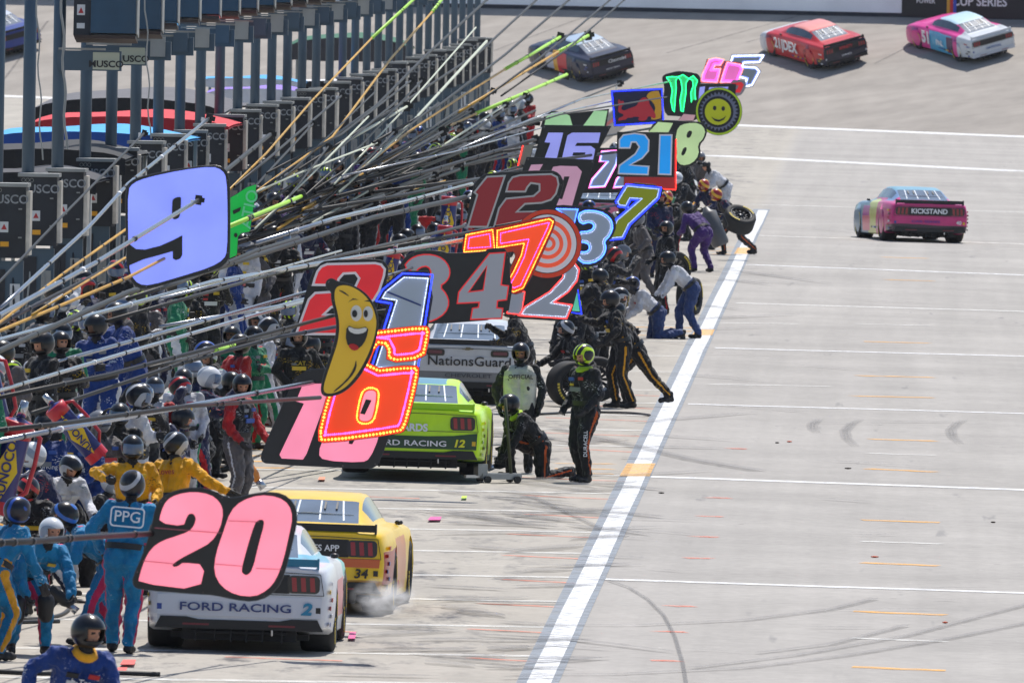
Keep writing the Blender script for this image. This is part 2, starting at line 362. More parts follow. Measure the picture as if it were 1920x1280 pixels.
for (a, b_) in (((915, 100), (1130, 20)), ((1250, 100), (1500, 30)), ((1400, 80), (1560, 35)), ((1640, 120), (1760, 60)), ((0, 160), (90, 40))):
    p, r_ = BK(*a), BK(*b_); d_ = (r_ - p).normalized(); n_ = BN.cross(d_) * .05; up = BN * .02
    q.add([p - n_ + up, r_ - n_ + up, r_ + n_ + up, p + n_ + up], [(0, 1, 2, 3)])
tag(q.build('tyre_marks_on_bank', SKL, fix=False), kind='structure')
# tape pieces on the concrete
for px, py, wpx, hpx, c in ((815, 971, 26, 6, (225, 80, 150)), (870, 931, 11, 4, (190, 240, 40)), (660, 1190, 15, 12, (225, 80, 140)), (240, 1240, 30, 9, (225, 100, 90)), (603, 896, 14, 5, (225, 140, 100)), (228, 1253, 22, 6, (225, 100, 90))):
    v = [G(px - wpx / 2, py + hpx / 2, .034), G(px + wpx / 2 * .8, py + hpx / 2, .034), G(px + wpx / 2, py - hpx / 2, .034), G(px - wpx / 2 * .6, py - hpx / 2, .034)]
    q = MB(); q.add(v + [x - Vector((0, 0, .004)) for x in v], [(0, 1, 2, 3), (7, 6, 5, 4), (0, 4, 5, 1), (1, 5, 6, 2), (2, 6, 7, 3), (3, 7, 4, 0)])
    nm = {815: 'bright pink tape square on the concrete right of the yellow car', 870: 'small lime tape square on the concrete below the green car', 660: 'pink tape square beside the right wheel of the white car', 240: 'coral tape strip by the boots of the tallest teal crew member', 603: 'orange tape square left of the green car', 228: 'second coral tape strip nearer the camera beside the white car'}[px]
    tag(q.build('tape_marker', mat('tape%d' % px, c, .5)), nm, 'tape')
for k, (px, py) in enumerate(((1457, 831), (1480, 829), (1590, 879), (1772, 1168), (1240, 925), (1640, 1045), (1862, 980))):
    q = MB(); q.ball((0, 0, .012), (.035 + .01 * (k % 3), .03, .012), 6)
    for i, v in enumerate(q.v): q.v[i] = (v[0] * (1 + .4 * mnoise.noise(Vector((i, k, 0)))), v[1], v[2])
    q = q.build('rubber_crumb', mat('crumb%d' % (k % 2), ((60, 50, 45), (200, 90, 60))[k % 2], .8), M=Matrix.Translation(G(px, py)))
    tag(q, ['reddish', 'dark', 'rusty', 'black', 'brown', 'grey', 'tan'][k] + ' crumb of debris on the open pit lane, ' + ['left of the curved tyre marks', 'beside the curved tyre marks', 'above the upper long white line', 'low at the right side', 'next to the boundary line', 'above the lower long white line', 'near the right edge'][k], 'debris', 'debris on the pit lane')
# ------------------------------------------------------------------ race cars
def livery(name, base, boxes, rough=.3, coat=.25):
    """procedural paint: printed panels given as boxes (axis limits, colour) in the car's own coordinates"""
    m = bpy.data.materials.new(name); m.use_nodes = True; t = m.node_tree; b = t.nodes['Principled BSDF']
    b.inputs['Roughness'].default_value = rough; b.inputs['Coat Weight'].default_value = coat; b.inputs['Coat Roughness'].default_value = .1
    tc = N(t, 'ShaderNodeTexCoord'); wn = N(t, 'ShaderNodeTexNoise'); wn.inputs['Scale'].default_value = 1.3
    vm = N(t, 'ShaderNodeVectorMath', operation='MULTIPLY_ADD'); vm.inputs[1].default_value = (.12,) * 3
    sub = N(t, 'ShaderNodeVectorMath', operation='SUBTRACT'); sub.inputs[1].default_value = (.06,) * 3
    t.links.new(tc.outputs['Object'], wn.inputs[0]); t.links.new(wn.outputs['Color'], vm.inputs[0]); t.links.new(tc.outputs['Object'], vm.inputs[2]); t.links.new(vm.outputs[0], sub.inputs[0])
    sp = N(t, 'ShaderNodeSeparateXYZ'); t.links.new(sub.outputs[0], sp.inputs[0])
    col = None
    for lim, c in boxes:
        mask = None
        for ax in range(3):
            if lim[ax] is None: continue
            lo, hi = lim[ax]
            for v, op in ((lo, 'GREATER_THAN'), (hi, 'LESS_THAN')):
                if v is None: continue
                n = N(t, 'ShaderNodeMath', operation=op); t.links.new(sp.outputs[ax], n.inputs[0]); n.inputs[1].default_value = v
                if mask is None: mask = n.outputs[0]
                else:
                    mm = N(t, 'ShaderNodeMath', operation='MULTIPLY'); t.links.new(mask, mm.inputs[0]); t.links.new(n.outputs[0], mm.inputs[1]); mask = mm.outputs[0]
        mx = N(t, 'ShaderNodeMix', data_type='RGBA'); t.links.new(mask, mx.inputs[0]); mx.inputs[7].default_value = lin(c)
        if col is None: mx.inputs[6].default_value = lin(base)
        else: t.links.new(col, mx.inputs[6])
        col = mx.outputs[2]
    # thin road film
    n = N(t, 'ShaderNodeTexNoise'); n.inputs['Scale'].default_value = 5; n.inputs['Detail'].default_value = 8; mr = N(t, 'ShaderNodeMapRange'); mr.inputs[3].default_value = .8; mr.inputs[4].default_value = 1.1
    t.links.new(tc.outputs['Object'], n.inputs[0]); t.links.new(n.outputs[0], mr.inputs[0]); mu = N(t, 'ShaderNodeMix', data_type='RGBA'); mu.blend_type = 'MULTIPLY'; mu.inputs[0].default_value = 1
    if col is None: mu.inputs[6].default_value = lin(base)
    else: t.links.new(col, mu.inputs[6])
    t.links.new(mr.outputs[0], mu.inputs[7]); t.links.new(mu.outputs[2], b.inputs['Base Color'])
    return m
TY = mat('tyre', (34, 35, 38), .75, var=.3, vs=10); RM = mat('rim', (52, 54, 58), .35, metal=.8); BLK = mat('car_black', (20, 22, 27), .45, var=.2)
CARB = mat('underbody', (22, 23, 27), .6, var=.3); GLS = mat('race_glass', (92, 108, 126), .16, coat=.5, var=.25, vs=2.5); SGL = mat('side_glass', (70, 84, 100), .18, coat=.5, var=.2)  # race_glass: opaque grey-blue base stands in for the sky reflected in the glass
WTP = mat('glass_brace', (216, 224, 232), .4); TLR = mat('tail_red', (150, 28, 40), .35, coat=.5); YLT = mat('tyre_lettering', (214, 190, 60), .6)
CHR = mat('bright_metal', (190, 192, 196), .25, metal=1)
def smooth(a, k=2):
    for _ in range(k): a = np.concatenate([[a[0]], (a[:-2] + 2 * a[1:-1] + a[2:]) / 4, [a[-1]]])
    return a
YS = np.concatenate([[0, .015, .04, .08], np.linspace(.14, 4.75, 66), [4.82, 4.87, 4.9]])
def key(ks, vs, k=2): return smooth(np.interp(YS, ks, vs), k)
W_ = key([0, .015, .04, .08, .2, .6, 1.0, 1.6, 2.6, 3.3, 3.8, 4.25, 4.6, 4.8, 4.9], [.86, .885, .905, .92, .95, .985, 1.0, .955, .95, .965, 1.0, .985, .92, .82, .66], 1)
ZB = key([0, .15, .5, .85, 1.1, 4.6, 4.9], [.27, .26, .22, .17, .14, .10, .12])
ZS = key([0, .1, .5, 1.0, 1.7, 2.6, 3.4, 3.9, 4.4, 4.75, 4.9], [.87, .90, .92, .93, .91, .89, .87, .85, .77, .62, .50])
ZC = key([0, .1, .6, 1.5, 3.3, 3.9, 4.4, 4.75, 4.9], [.905, .935, .965, .97, .93, .90, .82, .66, .53])
ZT = key([.6, .75, 1.45, 1.9, 2.4, 2.75, 3.35], [0, .03, .255, .32, .325, .28, 0], 2)
ZT[(YS < .6) | (YS > 3.4)] = 0
GB = key([0, .6, 1.0, 1.6, 2.6, 3.4, 4.9], [.60, .64, .71, .745, .75, .70, .5]); WT = key([0, .6, 1.4, 2.0, 2.6, 3.4, 4.9], [.55, .60, .545, .54, .56, .64, .45])
def make_body():
    secs = []
    for i, y in enumerate(YS):
        w, zb, zs, zc, g, gb, wt = W_[i], ZB[i], ZS[i], ZC[i], max(0, ZT[i]), min(GB[i], W_[i] * .8), min(WT[i], W_[i] * .7)
        h = zs - zb; L = lambda a, b, t: a + (b - a) * t
        wg = L(gb, wt, 1. if g > .02 else .3)
        secs.append([(w * .55, zb - .005), (w * .93, zb), (w * .975, zb + .03), (w * .995, zb + .25 * h), (w, zb + .5 * h), (w * .99, zb + .75 * h), (w * .955, zs - .03), (w * .925, zs),
                     (w * .87, zs + .5 * (zc - zs)), (gb + .02, zc - .012), (gb, zc + g * .03), (L(gb, wg, .12), zc + g * .14), (L(gb, wg, .5), zc + g * .52), (L(gb, wg, .88), zc + g * .86), (wt * .97, zc + g * .95), (wt * .86, zc + g * .985), (wt * .45, zc + g * 1.0), (0, zc + g * 1.0 + .004)])
    n = len(secs[0]); full = 2 * n - 1; vs = []
    for i, s in enumerate(secs):
        row = [(-x, YS[i], z) for x, z in s] + [(x, YS[i], z) for x, z in s[:-1][::-1]]; vs += row
    fs = []; mi = []
    for i in range(len(secs) - 1):
        yc = (YS[i] + YS[i + 1]) / 2; g = ZT[i] > .015
        for j in range(full - 1):
            k = j if j < n - 1 else full - 2 - j; m = 0
            if g and .74 < yc < 1.42 and k >= 14: m = 1
            elif g and 2.72 < yc < 3.3 and k >= 14: m = 2
            elif g and 1.2 < yc < 2.95 and 11 <= k <= 12 and ZT[i] > .14: m = 3
            a = i * full + j; fs.append((a, a + full, a + full + 1, a + 1)); mi.append(m)
        fs.append((i * full + full - 1, (i + 1) * full + full - 1, (i + 1) * full, i * full)); mi.append(4)
    fs.append(tuple(range(full))[::-1]); mi.append(0); L = (len(secs) - 1) * full; fs.append(tuple(range(L, L + full))); mi.append(0)
    me = bpy.data.meshes.new('body'); me.from_pydata(vs, [], fs); me.polygons.foreach_set('material_index', mi)
    for k in range(5): me.materials.append(None)
    bm = bmesh.new(); bm.from_mesh(me); bmesh.ops.recalc_face_normals(bm, faces=bm.faces); bm.to_mesh(me); bm.free()
    o = link('tmpbody', me); cut = []
    for yc in (1.0, 3.78):
        for s in (-1, 1):
            q = MB(); q.lathe([(.62, .001), (.62, .385), (1.2, .385), (1.2, .001)], 40, mi=4); c = q.build('cut', [BLK] * 5); c.matrix_basis = Matrix.Translation((0 if s > 0 else 0, yc, .37)) @ Matrix.Diagonal((s, 1, 1, 1)); 
            if s < 0: c.data.flip_normals()
            md = o.modifiers.new('b', 'BOOLEAN'); md.operation = 'DIFFERENCE'; md.solver = 'EXACT'; md.object = c; cut.append(c)
    bpy.context.view_layer.update()
    me2 = bpy.data.meshes.new_from_object(o.evaluated_get(bpy.context.evaluated_depsgraph_get()))
    for c in cut: bpy.data.objects.remove(c)
    bpy.data.objects.remove(o)
    out = {}
    for nm, ids in (('body', (0, 4)), ('rear_window', (1,)), ('windscreen', (2,)), ('side_window', (3,))):
        for sd in ((0,) if nm != 'side_window' else (-1, 1)):
            bm = bmesh.new(); bm.from_mesh(me2)
            bmesh.ops.delete(bm, geom=[f for f in bm.faces if f.material_index not in ids or (sd and f.calc_center_median().x * sd < 0)], context='FACES')
            for f in bm.faces: f.material_index = 1 if f.material_index == 4 else 0; f.smooth = True
            x = bpy.data.meshes.new(nm); bm.to_mesh(x); bm.free()
            try: x.set_sharp_from_angle(angle=R(40))
            except Exception: pass
            out[(nm, sd)] = x
    return out
BODY = make_body()
def body_mesh(k, m):
    x = BODY[k].copy(); x.materials.clear(); x.materials.append(m); x.materials.append(BLK); return x
q = MB(); q.lathe([(-.16, .235), (-.175, .25), (-.185, .30), (-.17, .34), (-.12, .357), (.12, .357), (.17, .34), (.185, .30), (.175, .25), (.16, .235)], 40); TYM = q.mesh('tyre', TY, True)
def rim_mesh():
    q = MB(); q.lathe([(-.15, .236), (.17, .24), (.178, .228), (.16, .215), (.10, .205), (-.15, .205)], 36, closed=True)
    for k in range(10):
        a = 2 * math.pi * k / 10
        for da in (-.10, .10):
            q.tube([(.11, .05 * math.cos(a), .05 * math.sin(a)), (.13, .215 * math.cos(a + da), .215 * math.sin(a + da))], [.018, .012], 5)
    q.lathe([(.06, 0.001), (.06, .07), (.13, .07), (.15, .03), (.15, .001)], 16); return q.mesh('rim', RM, True)
RMM = rim_mesh()
def tyre_letters():
    q = MB()
    for a0 in (0, math.pi):
        for k in range(7):
            a = a0 + k * .16; c = Vector((.187, .292 * math.cos(a), .292 * math.sin(a)))
            u = Vector((0, -math.sin(a), math.cos(a))) * .016; v = Vector((0, math.cos(a), math.sin(a))) * .018
            vs = [c - u - v, c + u - v, c + u + v, c - u + v]; q.add(vs + [x - Vector((.006, 0, 0)) for x in vs], [(0, 1, 2, 3), (7, 6, 5, 4), (0, 4, 5, 1), (1, 5, 6, 2), (2, 6, 7, 3), (3, 7, 4, 0)])
    return q.mesh('lettering', YLT)
TLM = tyre_letters()
def wheel(parent, x, y, z=.355, nm='wheel'):
    t = link(nm, TYM, parent, M=Matrix.Translation((x, y, z)) @ (Matrix.Identity(4) if x > 0 else Matrix.Rotation(math.pi, 4, 'Z')))
    link('rim', RMM, t); link('lettering', TLM, t); return t
def rrect(x0, z0, x1, z1, r=.03, n=4):
    o = []
    for cx, cz, a in ((x1 - r, z1 - r, 0), (x0 + r, z1 - r, 90), (x0 + r, z0 + r, 180), (x1 - r, z0 + r, 270)):
        for i in range(n + 1): t = R(a + 90 * i / n); o.append((cx + r * math.cos(t), cz + r * math.sin(t)))
    return o
def race_car(label, liv, M, panel='ends', spoiler=BLK, valance=BLK, rear=(), side=(), roof_rails=True, group=None, bumper_strip=None):
    t = empty('race_car', M=M); tag(t, label, 'race car', group)
    bd = link('body', body_mesh(('body', 0), liv), t)
    link('rear_window', body_mesh(('rear_window', 0), GLS), t); link('windscreen', body_mesh(('windscreen', 0), GLS), t)
    for s in (-1, 1): link('side_window', body_mesh(('side_window', s), SGL), t)
    # braces taped over the rear glass
    q = MB()
    for x in (-.36, -.12, .12, .36):
        q.tube([(x * 1.12, .80, 1.005), (x * 1.05, 1.1, 1.112), (x, 1.36, 1.20)], .014, 4)
    q.tube([(-.5, .98, 1.07), (0, .98, 1.085), (.5, .98, 1.07)], .010, 4)
    q.build('window_brace', WTP, t)
    for x in (-.30, -.17, .17, .30): q = MB(); q.box((x - .011, 1.10, 1.12), (x + .011, 1.30, 1.13), M=None); q.v = [(a, b, c + (b - 1.1) * .36) for a, b, c in q.v]; q.build('tether', BLK, t)
    # spoiler
    q = MB(); q.prism([(-.80, .92), (.80, .92), (.81, 1.0), (-.81, 1.0)], .035, .05); q.box((-.82, .02, .90), (-.80, .12, 1.01)); q.box((.80, .02, .90), (.82, .12, 1.01)); q.build('spoiler', spoiler, t)
    # lower valance, diffuser
    q = MB(); q.prism([(-.88, .25), (.88, .25), (.82, .37), (.55, .37), (.42, .345), (-.42, .345), (-.55, .37), (-.82, .37)], -.022, .25); q.build('rear_valance', valance, t)
    q = MB(); q.box((-.60, .12, .13), (.60, 1.3, .26))
    for x in (-.45, -.25, -.08, .08, .25, .45): q.box((x - .008, -.01, .12), (x + .008, .5, .25))
    q.tube([(-.5, .02, .22), (.5, .02, .22)], .02, 6); q.build('diffuser', CARB, t)
    q = MB(); q.box((-.72, .3, .14), (.72, 4.3, .2)); q.build('floor_tray', CARB, t)
    q = MB()
    for s in (-1, 1): q.prism(rrect(s * .45 - .14, .285, s * .45 + .14, .305, .009), -.027, -.02)
    q.build('reflector', mat('reflector', (120, 40, 50), .5), t)
    if panel in ('ends', 'full'):
        for s in (-1, 1):
            x0, x1 = sorted((s * .50, s * .835)); pl = MB(); pl.prism(rrect(x0, .645, x1, .83, .05), -.018, .01); pl = pl.build('taillight', mat('lamp_housing', (20, 20, 26), .3, coat=.5), t)
            q = MB()
            for k in range(3):
                xx = s * (.575 + k * .095); q.prism([(xx - .025, .665), (xx + .025, .665), (xx + .025 - s * .012, .81), (xx - .025 - s * .012, .81)], -.026, -.018)
            q.build('lamp_bar', TLR, pl)
        if panel == 'full': q = MB(); q.prism(rrect(-.52, .64, .52, .835, .01), -.016, .01); q.build('rear_panel', BLK, t)
    else:
        for s in (-1, 1):
            x0, x1 = sorted((s * .36, s * .64)); pl = MB(); pl.prism(rrect(x0, .745, x1, .845, .035), -.016, .01); pl = pl.build('taillight', mat('lamp_housing', (20, 20, 26), .3, coat=.5), t)
            a, b = sorted((s * .40, s * .62)); q = MB(); q.prism(rrect(a, .775, b, .825, .02), -.024, -.016); q.build('lamp_bar', mat('dull_red', (110, 60, 68), .4), pl)
        # badge
        q = MB(); q.prism([(-.09, .86), (-.03, .87), (-.03, .885), (.04, .885), (.04, .87), (.09, .87), (.08, .85), (.03, .85), (.03, .84), (-.04, .84), (-.04, .852), (-.09, .852)], -.018, .0); q.build('badge', mat('badge', (120, 112, 90), .4, metal=.6), t)
    if bumper_strip:
        c, poly = bumper_strip; q = MB(); q.prism(poly, -.010, .004); q.build('printed_panel', c, t)
    for s_, h, m, x, z, k in rear: text(s_, h, m, t, (x, -.03 if z > .5 else -.03, z), **k)
    for sd, s_, h, m, y, z, k in side:
        rot = Matrix.Rotation(R(90 * sd), 4, 'Z'); text(s_, h, m, t, (sd * 1.005, y, z), rot, **k)
    for x, y in ((-.80, 1.0), (.80, 1.0), (-.80, 3.78), (.80, 3.78)): wheel(t, x, y)
    # seams, sponsor stickers, tow hook
    q = MB()
    for a_, b_ in (((-.84, .845), (-.30, .862)), ((.30, .862), (.84, .845)), ((-.30, .862), (.30, .862)), ((-.88, .625), (-.84, .845)), ((.84, .845), (.88, .625)), ((-.88, .625), (.88, .625))): q.tube([(a_[0], -.006, a_[1]), (b_[0], -.006, b_[1])], .0045, 4)
    q.build('panel_gap', SEAMK, t)
    rr = random.Random(len(label) * 3)
    for sd in (-1, 1):
        for k in range(11):
            yy = .16 + .1 * (k % 2) + (0 if k < 6 else 1.5) + .05 * rr.random(); zz = .32 + .085 * (k % 6); ww = rr.uniform(.05, .11); c = STK[rr.randrange(len(STK))]
            if k >= 6: yy = 1.5 + (k - 6) * .17; zz = .30
            xx = sd * (float(np.interp(yy, YS, W_)) + .006); q = MB(); q.box((xx - .003, yy - ww, zz - .02), (xx + .003, yy + ww, zz + .02)); q.build('sticker', c, t)
    for x_ in (-.86, .80): q = MB(); q.prism([(x_, .44), (x_ + .05, .44), (x_ + .05, .50), (x_, .50)], -.012, -.004); q.build('sticker', STK[rr.randrange(len(STK))], t)
    q = MB(); q.tube([(.35, -.03, .20), (.35, -.06, .20), (.35, -.06, .25), (.35, -.03, .25)], .012, 6); q.build('tow_hook', CHR, t)
    # fuel neck / windscreen frame / wing mirrors
    for sx in (-1, 1): q = MB(); q.ball((sx * .875, 3.08, .925), (.05, .05, .03), 8); q.build('mirror', BLK, t, smooth=True)
    return t
def on_ground(px, py, yaw, s=1.):
    p = G(px, py); Rm = Matrix.Rotation(-.014 * -1, 4, 'Y')
    return Matrix.Translation(p) @ Rm @ Matrix.Rotation(R(yaw), 4, 'Z')
def on_bank(px, py, yaw):
    p = BK(px, py); f = Vector((-math.sin(R(yaw)), math.cos(R(yaw)), 0)); f.z = -(BN.x * f.x + BN.y * f.y) / BN.z; f.normalize(); x = f.cross(BN); M = Matrix((x, f, BN)).transposed().to_4x4()
    return Matrix.Translation(p) @ M
NV = mat('print_navy', (44, 62, 120), .4); TEAL = mat('print_teal', (30, 130, 170), .4); WHT = mat('print_white', (230, 232, 236), .4); BKP = mat('print_black', (26, 27, 32), .4); YLW = mat('print_yellow', (226, 224, 40), .4)
SEAMK = mat('seam_dark', (40, 42, 48), .6); STK = [mat('sticker_white', (214, 216, 220), .4), mat('sticker_red', (176, 36, 44), .4), mat('sticker_black', (28, 28, 34), .4), mat('sticker_yellow', (220, 180, 40), .4), mat('sticker_blue', (40, 70, 150), .4)]
DG = livery('paint_green_panel', (0, 66, 38), [])
def lw(i, x, z=.0): return x
# white car, nearest
race_car('white race car with teal trim, nearest the camera at the bottom of the pit lane', livery('livery_white', (214, 218, 226), [((None, (.3, 4.9), (.93, 1.0)), (120, 190, 215)), ((None, (2.2, 3.4), (.3, .7)), (220, 90, 110)), ((None, (3.5, 3.9), (.3, .9)), (90, 190, 190))]),
    on_ground(446, 1224, 0), 'full', mat('spoiler_teal', (30, 118, 150), .4), rear=(('FORD RACING', .085, NV, -.04, .475, dict(bold=.02, xs=1.5)), ('2', .12, TEAL, .70, .475, dict(bold=.06, xs=1.25, shear=.2))),
    bumper_strip=(mat('rear_white', (206, 211, 222), .35, coat=.4), [(-.85, .385), (.85, .385), (.86, .60), (-.86, .60)]), side=((1, '2', .32, BKP, 2.4, .55, dict(bold=.06)),))
# yellow car
race_car('yellow and orange race car with 34 on its bumper, tyres smoking beside the white car', livery('livery_yellow', (244, 200, 8), [(((.5, None), (.06, 1.4), (.35, .72)), (176, 44, 24)), (((.5, None), (1.5, 3.2), (.2, .8)), (216, 120, 30)), ((None, (-.1, .06), (.25, .40)), (190, 130, 20))]),
    on_ground(562, 1150, -1.8), 'full', BLK, rear=(('LOVES APP', .07, WHT, .18, .735, dict(bold=.02)), ('34', .10, BKP, .66, .46, dict(bold=.04, xs=1.1, shear=.15))),
    bumper_strip=(mat('rear_orange', (206, 96, 40), .35, coat=.4), [(-.86, .54), (.86, .53), (.87, .625), (-.87, .625)]))
# green car
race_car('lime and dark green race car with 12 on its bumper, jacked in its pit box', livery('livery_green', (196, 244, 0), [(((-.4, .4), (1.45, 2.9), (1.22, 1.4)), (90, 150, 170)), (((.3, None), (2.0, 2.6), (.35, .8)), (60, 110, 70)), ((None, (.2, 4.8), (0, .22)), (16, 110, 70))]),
    Matrix.Translation((0, 0, .07)) @ on_ground(772, 903, 0), 'ends', mat('spoiler_lime', (160, 215, 6), .4), rear=(('FORD RACING', .075, WHT, -.06, .455, dict(bold=.02, xs=1.5)), ('12', .10, YLW, .62, .465, dict(bold=.05, xs=1.15, shear=.2)), ('MENARDS', .10, WHT, -.12, .665, dict(bold=.05))),
    bumper_strip=(DG, [(-.86, .385), (.86, .385), (.87, .61), (.55, .57), (.2, .555), (-.2, .555), (-.55, .57), (-.87, .61)]), side=((1, '12', .45, BKP, 2.35, .58, dict(bold=.06, shear=.2)),))
# silver car
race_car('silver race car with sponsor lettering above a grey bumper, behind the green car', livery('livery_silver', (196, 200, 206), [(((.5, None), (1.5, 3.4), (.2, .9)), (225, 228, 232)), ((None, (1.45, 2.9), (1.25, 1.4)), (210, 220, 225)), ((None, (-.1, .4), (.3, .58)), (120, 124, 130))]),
    on_ground(874, 757, 0), 'round', BLK, rear=(('NationsGuard', .15, BKP, .03, .66, dict(bold=.012, xs=1.1)), ('CHEVROLET', .06, mat('print_dark_grey', (70, 72, 78), .5), .02, .44, dict(bold=.01, xs=1.6))),
    bumper_strip=(mat('rear_silver', (200, 203, 208), .35, coat=.4), [(-.86, .50), (.86, .50), (.88, .735), (-.88, .735)]))
# dark car in its box farther up
race_car('black race car far up the boxes surrounded by crew', livery('livery_dark', (38, 40, 46), [((None, (.5, 2.0), (.3, .7)), (120, 60, 60))]), on_ground(1075, 600, -1), 'full')
race_car('white and pink race car beneath the purple seven board', livery('livery_wp', (222, 222, 226), [((None, (-.1, .6), (.62, .9)), (232, 120, 160)), ((None, (.5, 2.4), (.9, 1.4)), (160, 205, 230))]), on_ground(1128, 455, -1), 'round')
race_car('pale race car being serviced below the blue twenty one board', livery('livery_pale', (205, 206, 212), [((None, (-.1, 1.5), (.5, .8)), (60, 70, 90))]), on_ground(1225, 405, -1), 'full')
# pink car leaving
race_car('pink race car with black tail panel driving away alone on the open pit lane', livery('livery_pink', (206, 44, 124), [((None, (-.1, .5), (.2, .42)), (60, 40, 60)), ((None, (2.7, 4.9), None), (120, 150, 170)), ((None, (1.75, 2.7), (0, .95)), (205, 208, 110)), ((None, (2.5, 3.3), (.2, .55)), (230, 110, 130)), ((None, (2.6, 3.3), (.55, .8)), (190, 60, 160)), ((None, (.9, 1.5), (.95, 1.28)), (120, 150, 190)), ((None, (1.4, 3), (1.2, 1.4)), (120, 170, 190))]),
    on_ground(1742, 455, 11.5), 'full', BLK, rear=(('KICKSTAND', .115, WHT, -.02, .735, dict(bold=.04)), ('40', .09, WHT, .70, .48, dict(bold=.03)), ('CAR SERIES', .05, mat('print_purple', (110, 60, 150), .5), -.1, .49, dict(bold=.03, xs=2))))
# cars on the banking
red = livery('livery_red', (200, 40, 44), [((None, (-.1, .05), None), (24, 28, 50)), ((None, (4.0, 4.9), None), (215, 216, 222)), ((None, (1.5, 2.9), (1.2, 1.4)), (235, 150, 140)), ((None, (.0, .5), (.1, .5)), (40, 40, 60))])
race_car('red race car with white nose and dark tail climbing the banked turn', red, on_bank(1590, 126, 31), 'full', BLK, rear=(('XFINITY', .11, mat('print_red', (190, 50, 60), .5), 0, .75, dict(bold=.03)), ('SERIES', .06, WHT, 0, .48, dict(xs=1.8))), side=((-1, '21|DEX', .36, WHT, 2.6, .60, dict(bold=.05)),))
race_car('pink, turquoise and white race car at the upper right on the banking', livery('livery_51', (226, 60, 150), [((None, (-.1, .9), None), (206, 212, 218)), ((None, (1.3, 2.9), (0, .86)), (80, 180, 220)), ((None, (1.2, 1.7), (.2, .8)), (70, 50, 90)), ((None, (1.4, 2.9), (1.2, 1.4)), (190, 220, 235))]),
    on_bank(1866, 112, 31), 'full', mat('spoiler_white', (200, 205, 212), .4), valance=mat('valance_pale', (190, 195, 205), .5), rear=(('NATIONAL', .09, mat('print_blue', (90, 120, 170), .5), 0, .49, dict(bold=.02)),), side=((-1, '51', .42, WHT, 3.05, .55, dict(bold=.07)), (-1, 'PNL', .2, WHT, 2.1, .5, dict(bold=.03))))
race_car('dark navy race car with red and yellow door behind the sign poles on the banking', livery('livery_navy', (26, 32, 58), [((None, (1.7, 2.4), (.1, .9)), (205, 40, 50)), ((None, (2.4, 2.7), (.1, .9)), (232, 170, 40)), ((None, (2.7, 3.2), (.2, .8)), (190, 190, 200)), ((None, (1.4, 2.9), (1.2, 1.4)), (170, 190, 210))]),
    on_bank(1152, 150, 31), 'full', BLK, rear=(('Chevrolet', .13, WHT, .2, .72, dict(bold=.01, shear=.2)), ('RACE TEAM', .05, WHT, 0, .46, dict(xs=1.5))))
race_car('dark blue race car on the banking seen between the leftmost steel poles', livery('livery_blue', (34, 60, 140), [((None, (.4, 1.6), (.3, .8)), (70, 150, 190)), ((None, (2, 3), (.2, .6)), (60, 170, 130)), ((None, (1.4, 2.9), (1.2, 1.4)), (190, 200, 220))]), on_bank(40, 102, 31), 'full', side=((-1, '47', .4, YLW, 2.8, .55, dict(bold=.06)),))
# smoke at the yellow car's rear wheel
def smoke():
    m = bpy.data.materials.new('smoke_puff'); m.use_nodes = True; t = m.node_tree; t.nodes.clear(); out = N(t, 'ShaderNodeOutputMaterial'); v = N(t, 'ShaderNodeVolumePrincipled')
    v.inputs['Color'].default_value = (.985, .99, 1, 1); tc = N(t, 'ShaderNodeTexCoord'); n = N(t, 'ShaderNodeTexNoise'); n.inputs['Scale'].default_value = 2.2; n.inputs['Detail'].default_value = 5
    gr = N(t, 'ShaderNodeTexGradient', gradient_type='SPHERICAL'); mu = N(t, 'ShaderNodeMath', operation='MULTIPLY'); mr = N(t, 'ShaderNodeMapRange'); mr.inputs[1].default_value = .4; mr.inputs[2].default_value = .75; mr.inputs[4].default_value = 8
    t.links.new(tc.outputs['Object'], n.inputs[0]); t.links.new(tc.outputs['Object'], gr.inputs[0]); t.links.new(n.outputs[0], mr.inputs[0]); t.links.new(mr.outputs[0], mu.inputs[0]); t.links.new(gr.outputs[1], mu.inputs[1])
    t.links.new(mu.outputs[0], v.inputs['Density']); t.links.new(v.outputs[0], out.inputs['Volume'])
    q = MB(); q.ball((0, 0, 0), 1, 16); o = q.build('tyre_smoke', m, smooth=True); p = G(716, 1156); o.matrix_basis = Matrix.Translation(p + Vector((.02, -.25, .22))) @ Matrix.Diagonal((.40, .6, .24, 1))
    tag(o, 'white puff of tyre smoke behind the yellow car', 'smoke', kind='stuff')
smoke()
# ------------------------------------------------------------------ pit boards on poles
def chaikin(p, n=1, k=.25):
    for _ in range(n):
        o = []
        for i in range(len(p)):
            a, b = p[i], p[(i + 1) % len(p)]
            o += [(a[0] * (1 - k) + b[0] * k, a[1] * (1 - k) + b[1] * k), (a[0] * k + b[0] * (1 - k), a[1] * k + b[1] * (1 - k))]
        p = o
    return p
def area(p): return sum(p[i][0] * p[(i + 1) % len(p)][1] - p[(i + 1) % len(p)][0] * p[i][1] for i in range(len(p))) / 2
def inset(p, d):
    s = 1 if area(p) > 0 else -1; o = []; n = len(p)
    for i in range(n):
        a, b, c = Vector(p[i - 1]), Vector(p[i]), Vector(p[(i + 1) % n]); u = (b - a); v = (c - b)
        if u.length < 1e-6 or v.length < 1e-6: continue
        u.normalize(); v.normalize(); n1 = Vector((-u.y, u.x)) * s; n2 = Vector((-v.y, v.x)) * s; m = n1 + n2
        if m.length < 1e-4: m = n1
        m.normalize(); k = d / max(.45, m.dot(n1)); q = b + m * k; o.append((q.x, q.y))
    return o
CR = camM.to_4x4()
PLB = mat('board_black', (21, 22, 27), .42, var=.35, vs=5, coat=.15)
def led(name, c, e=3.): return mat('led_' + name, c, .4, emit=e)
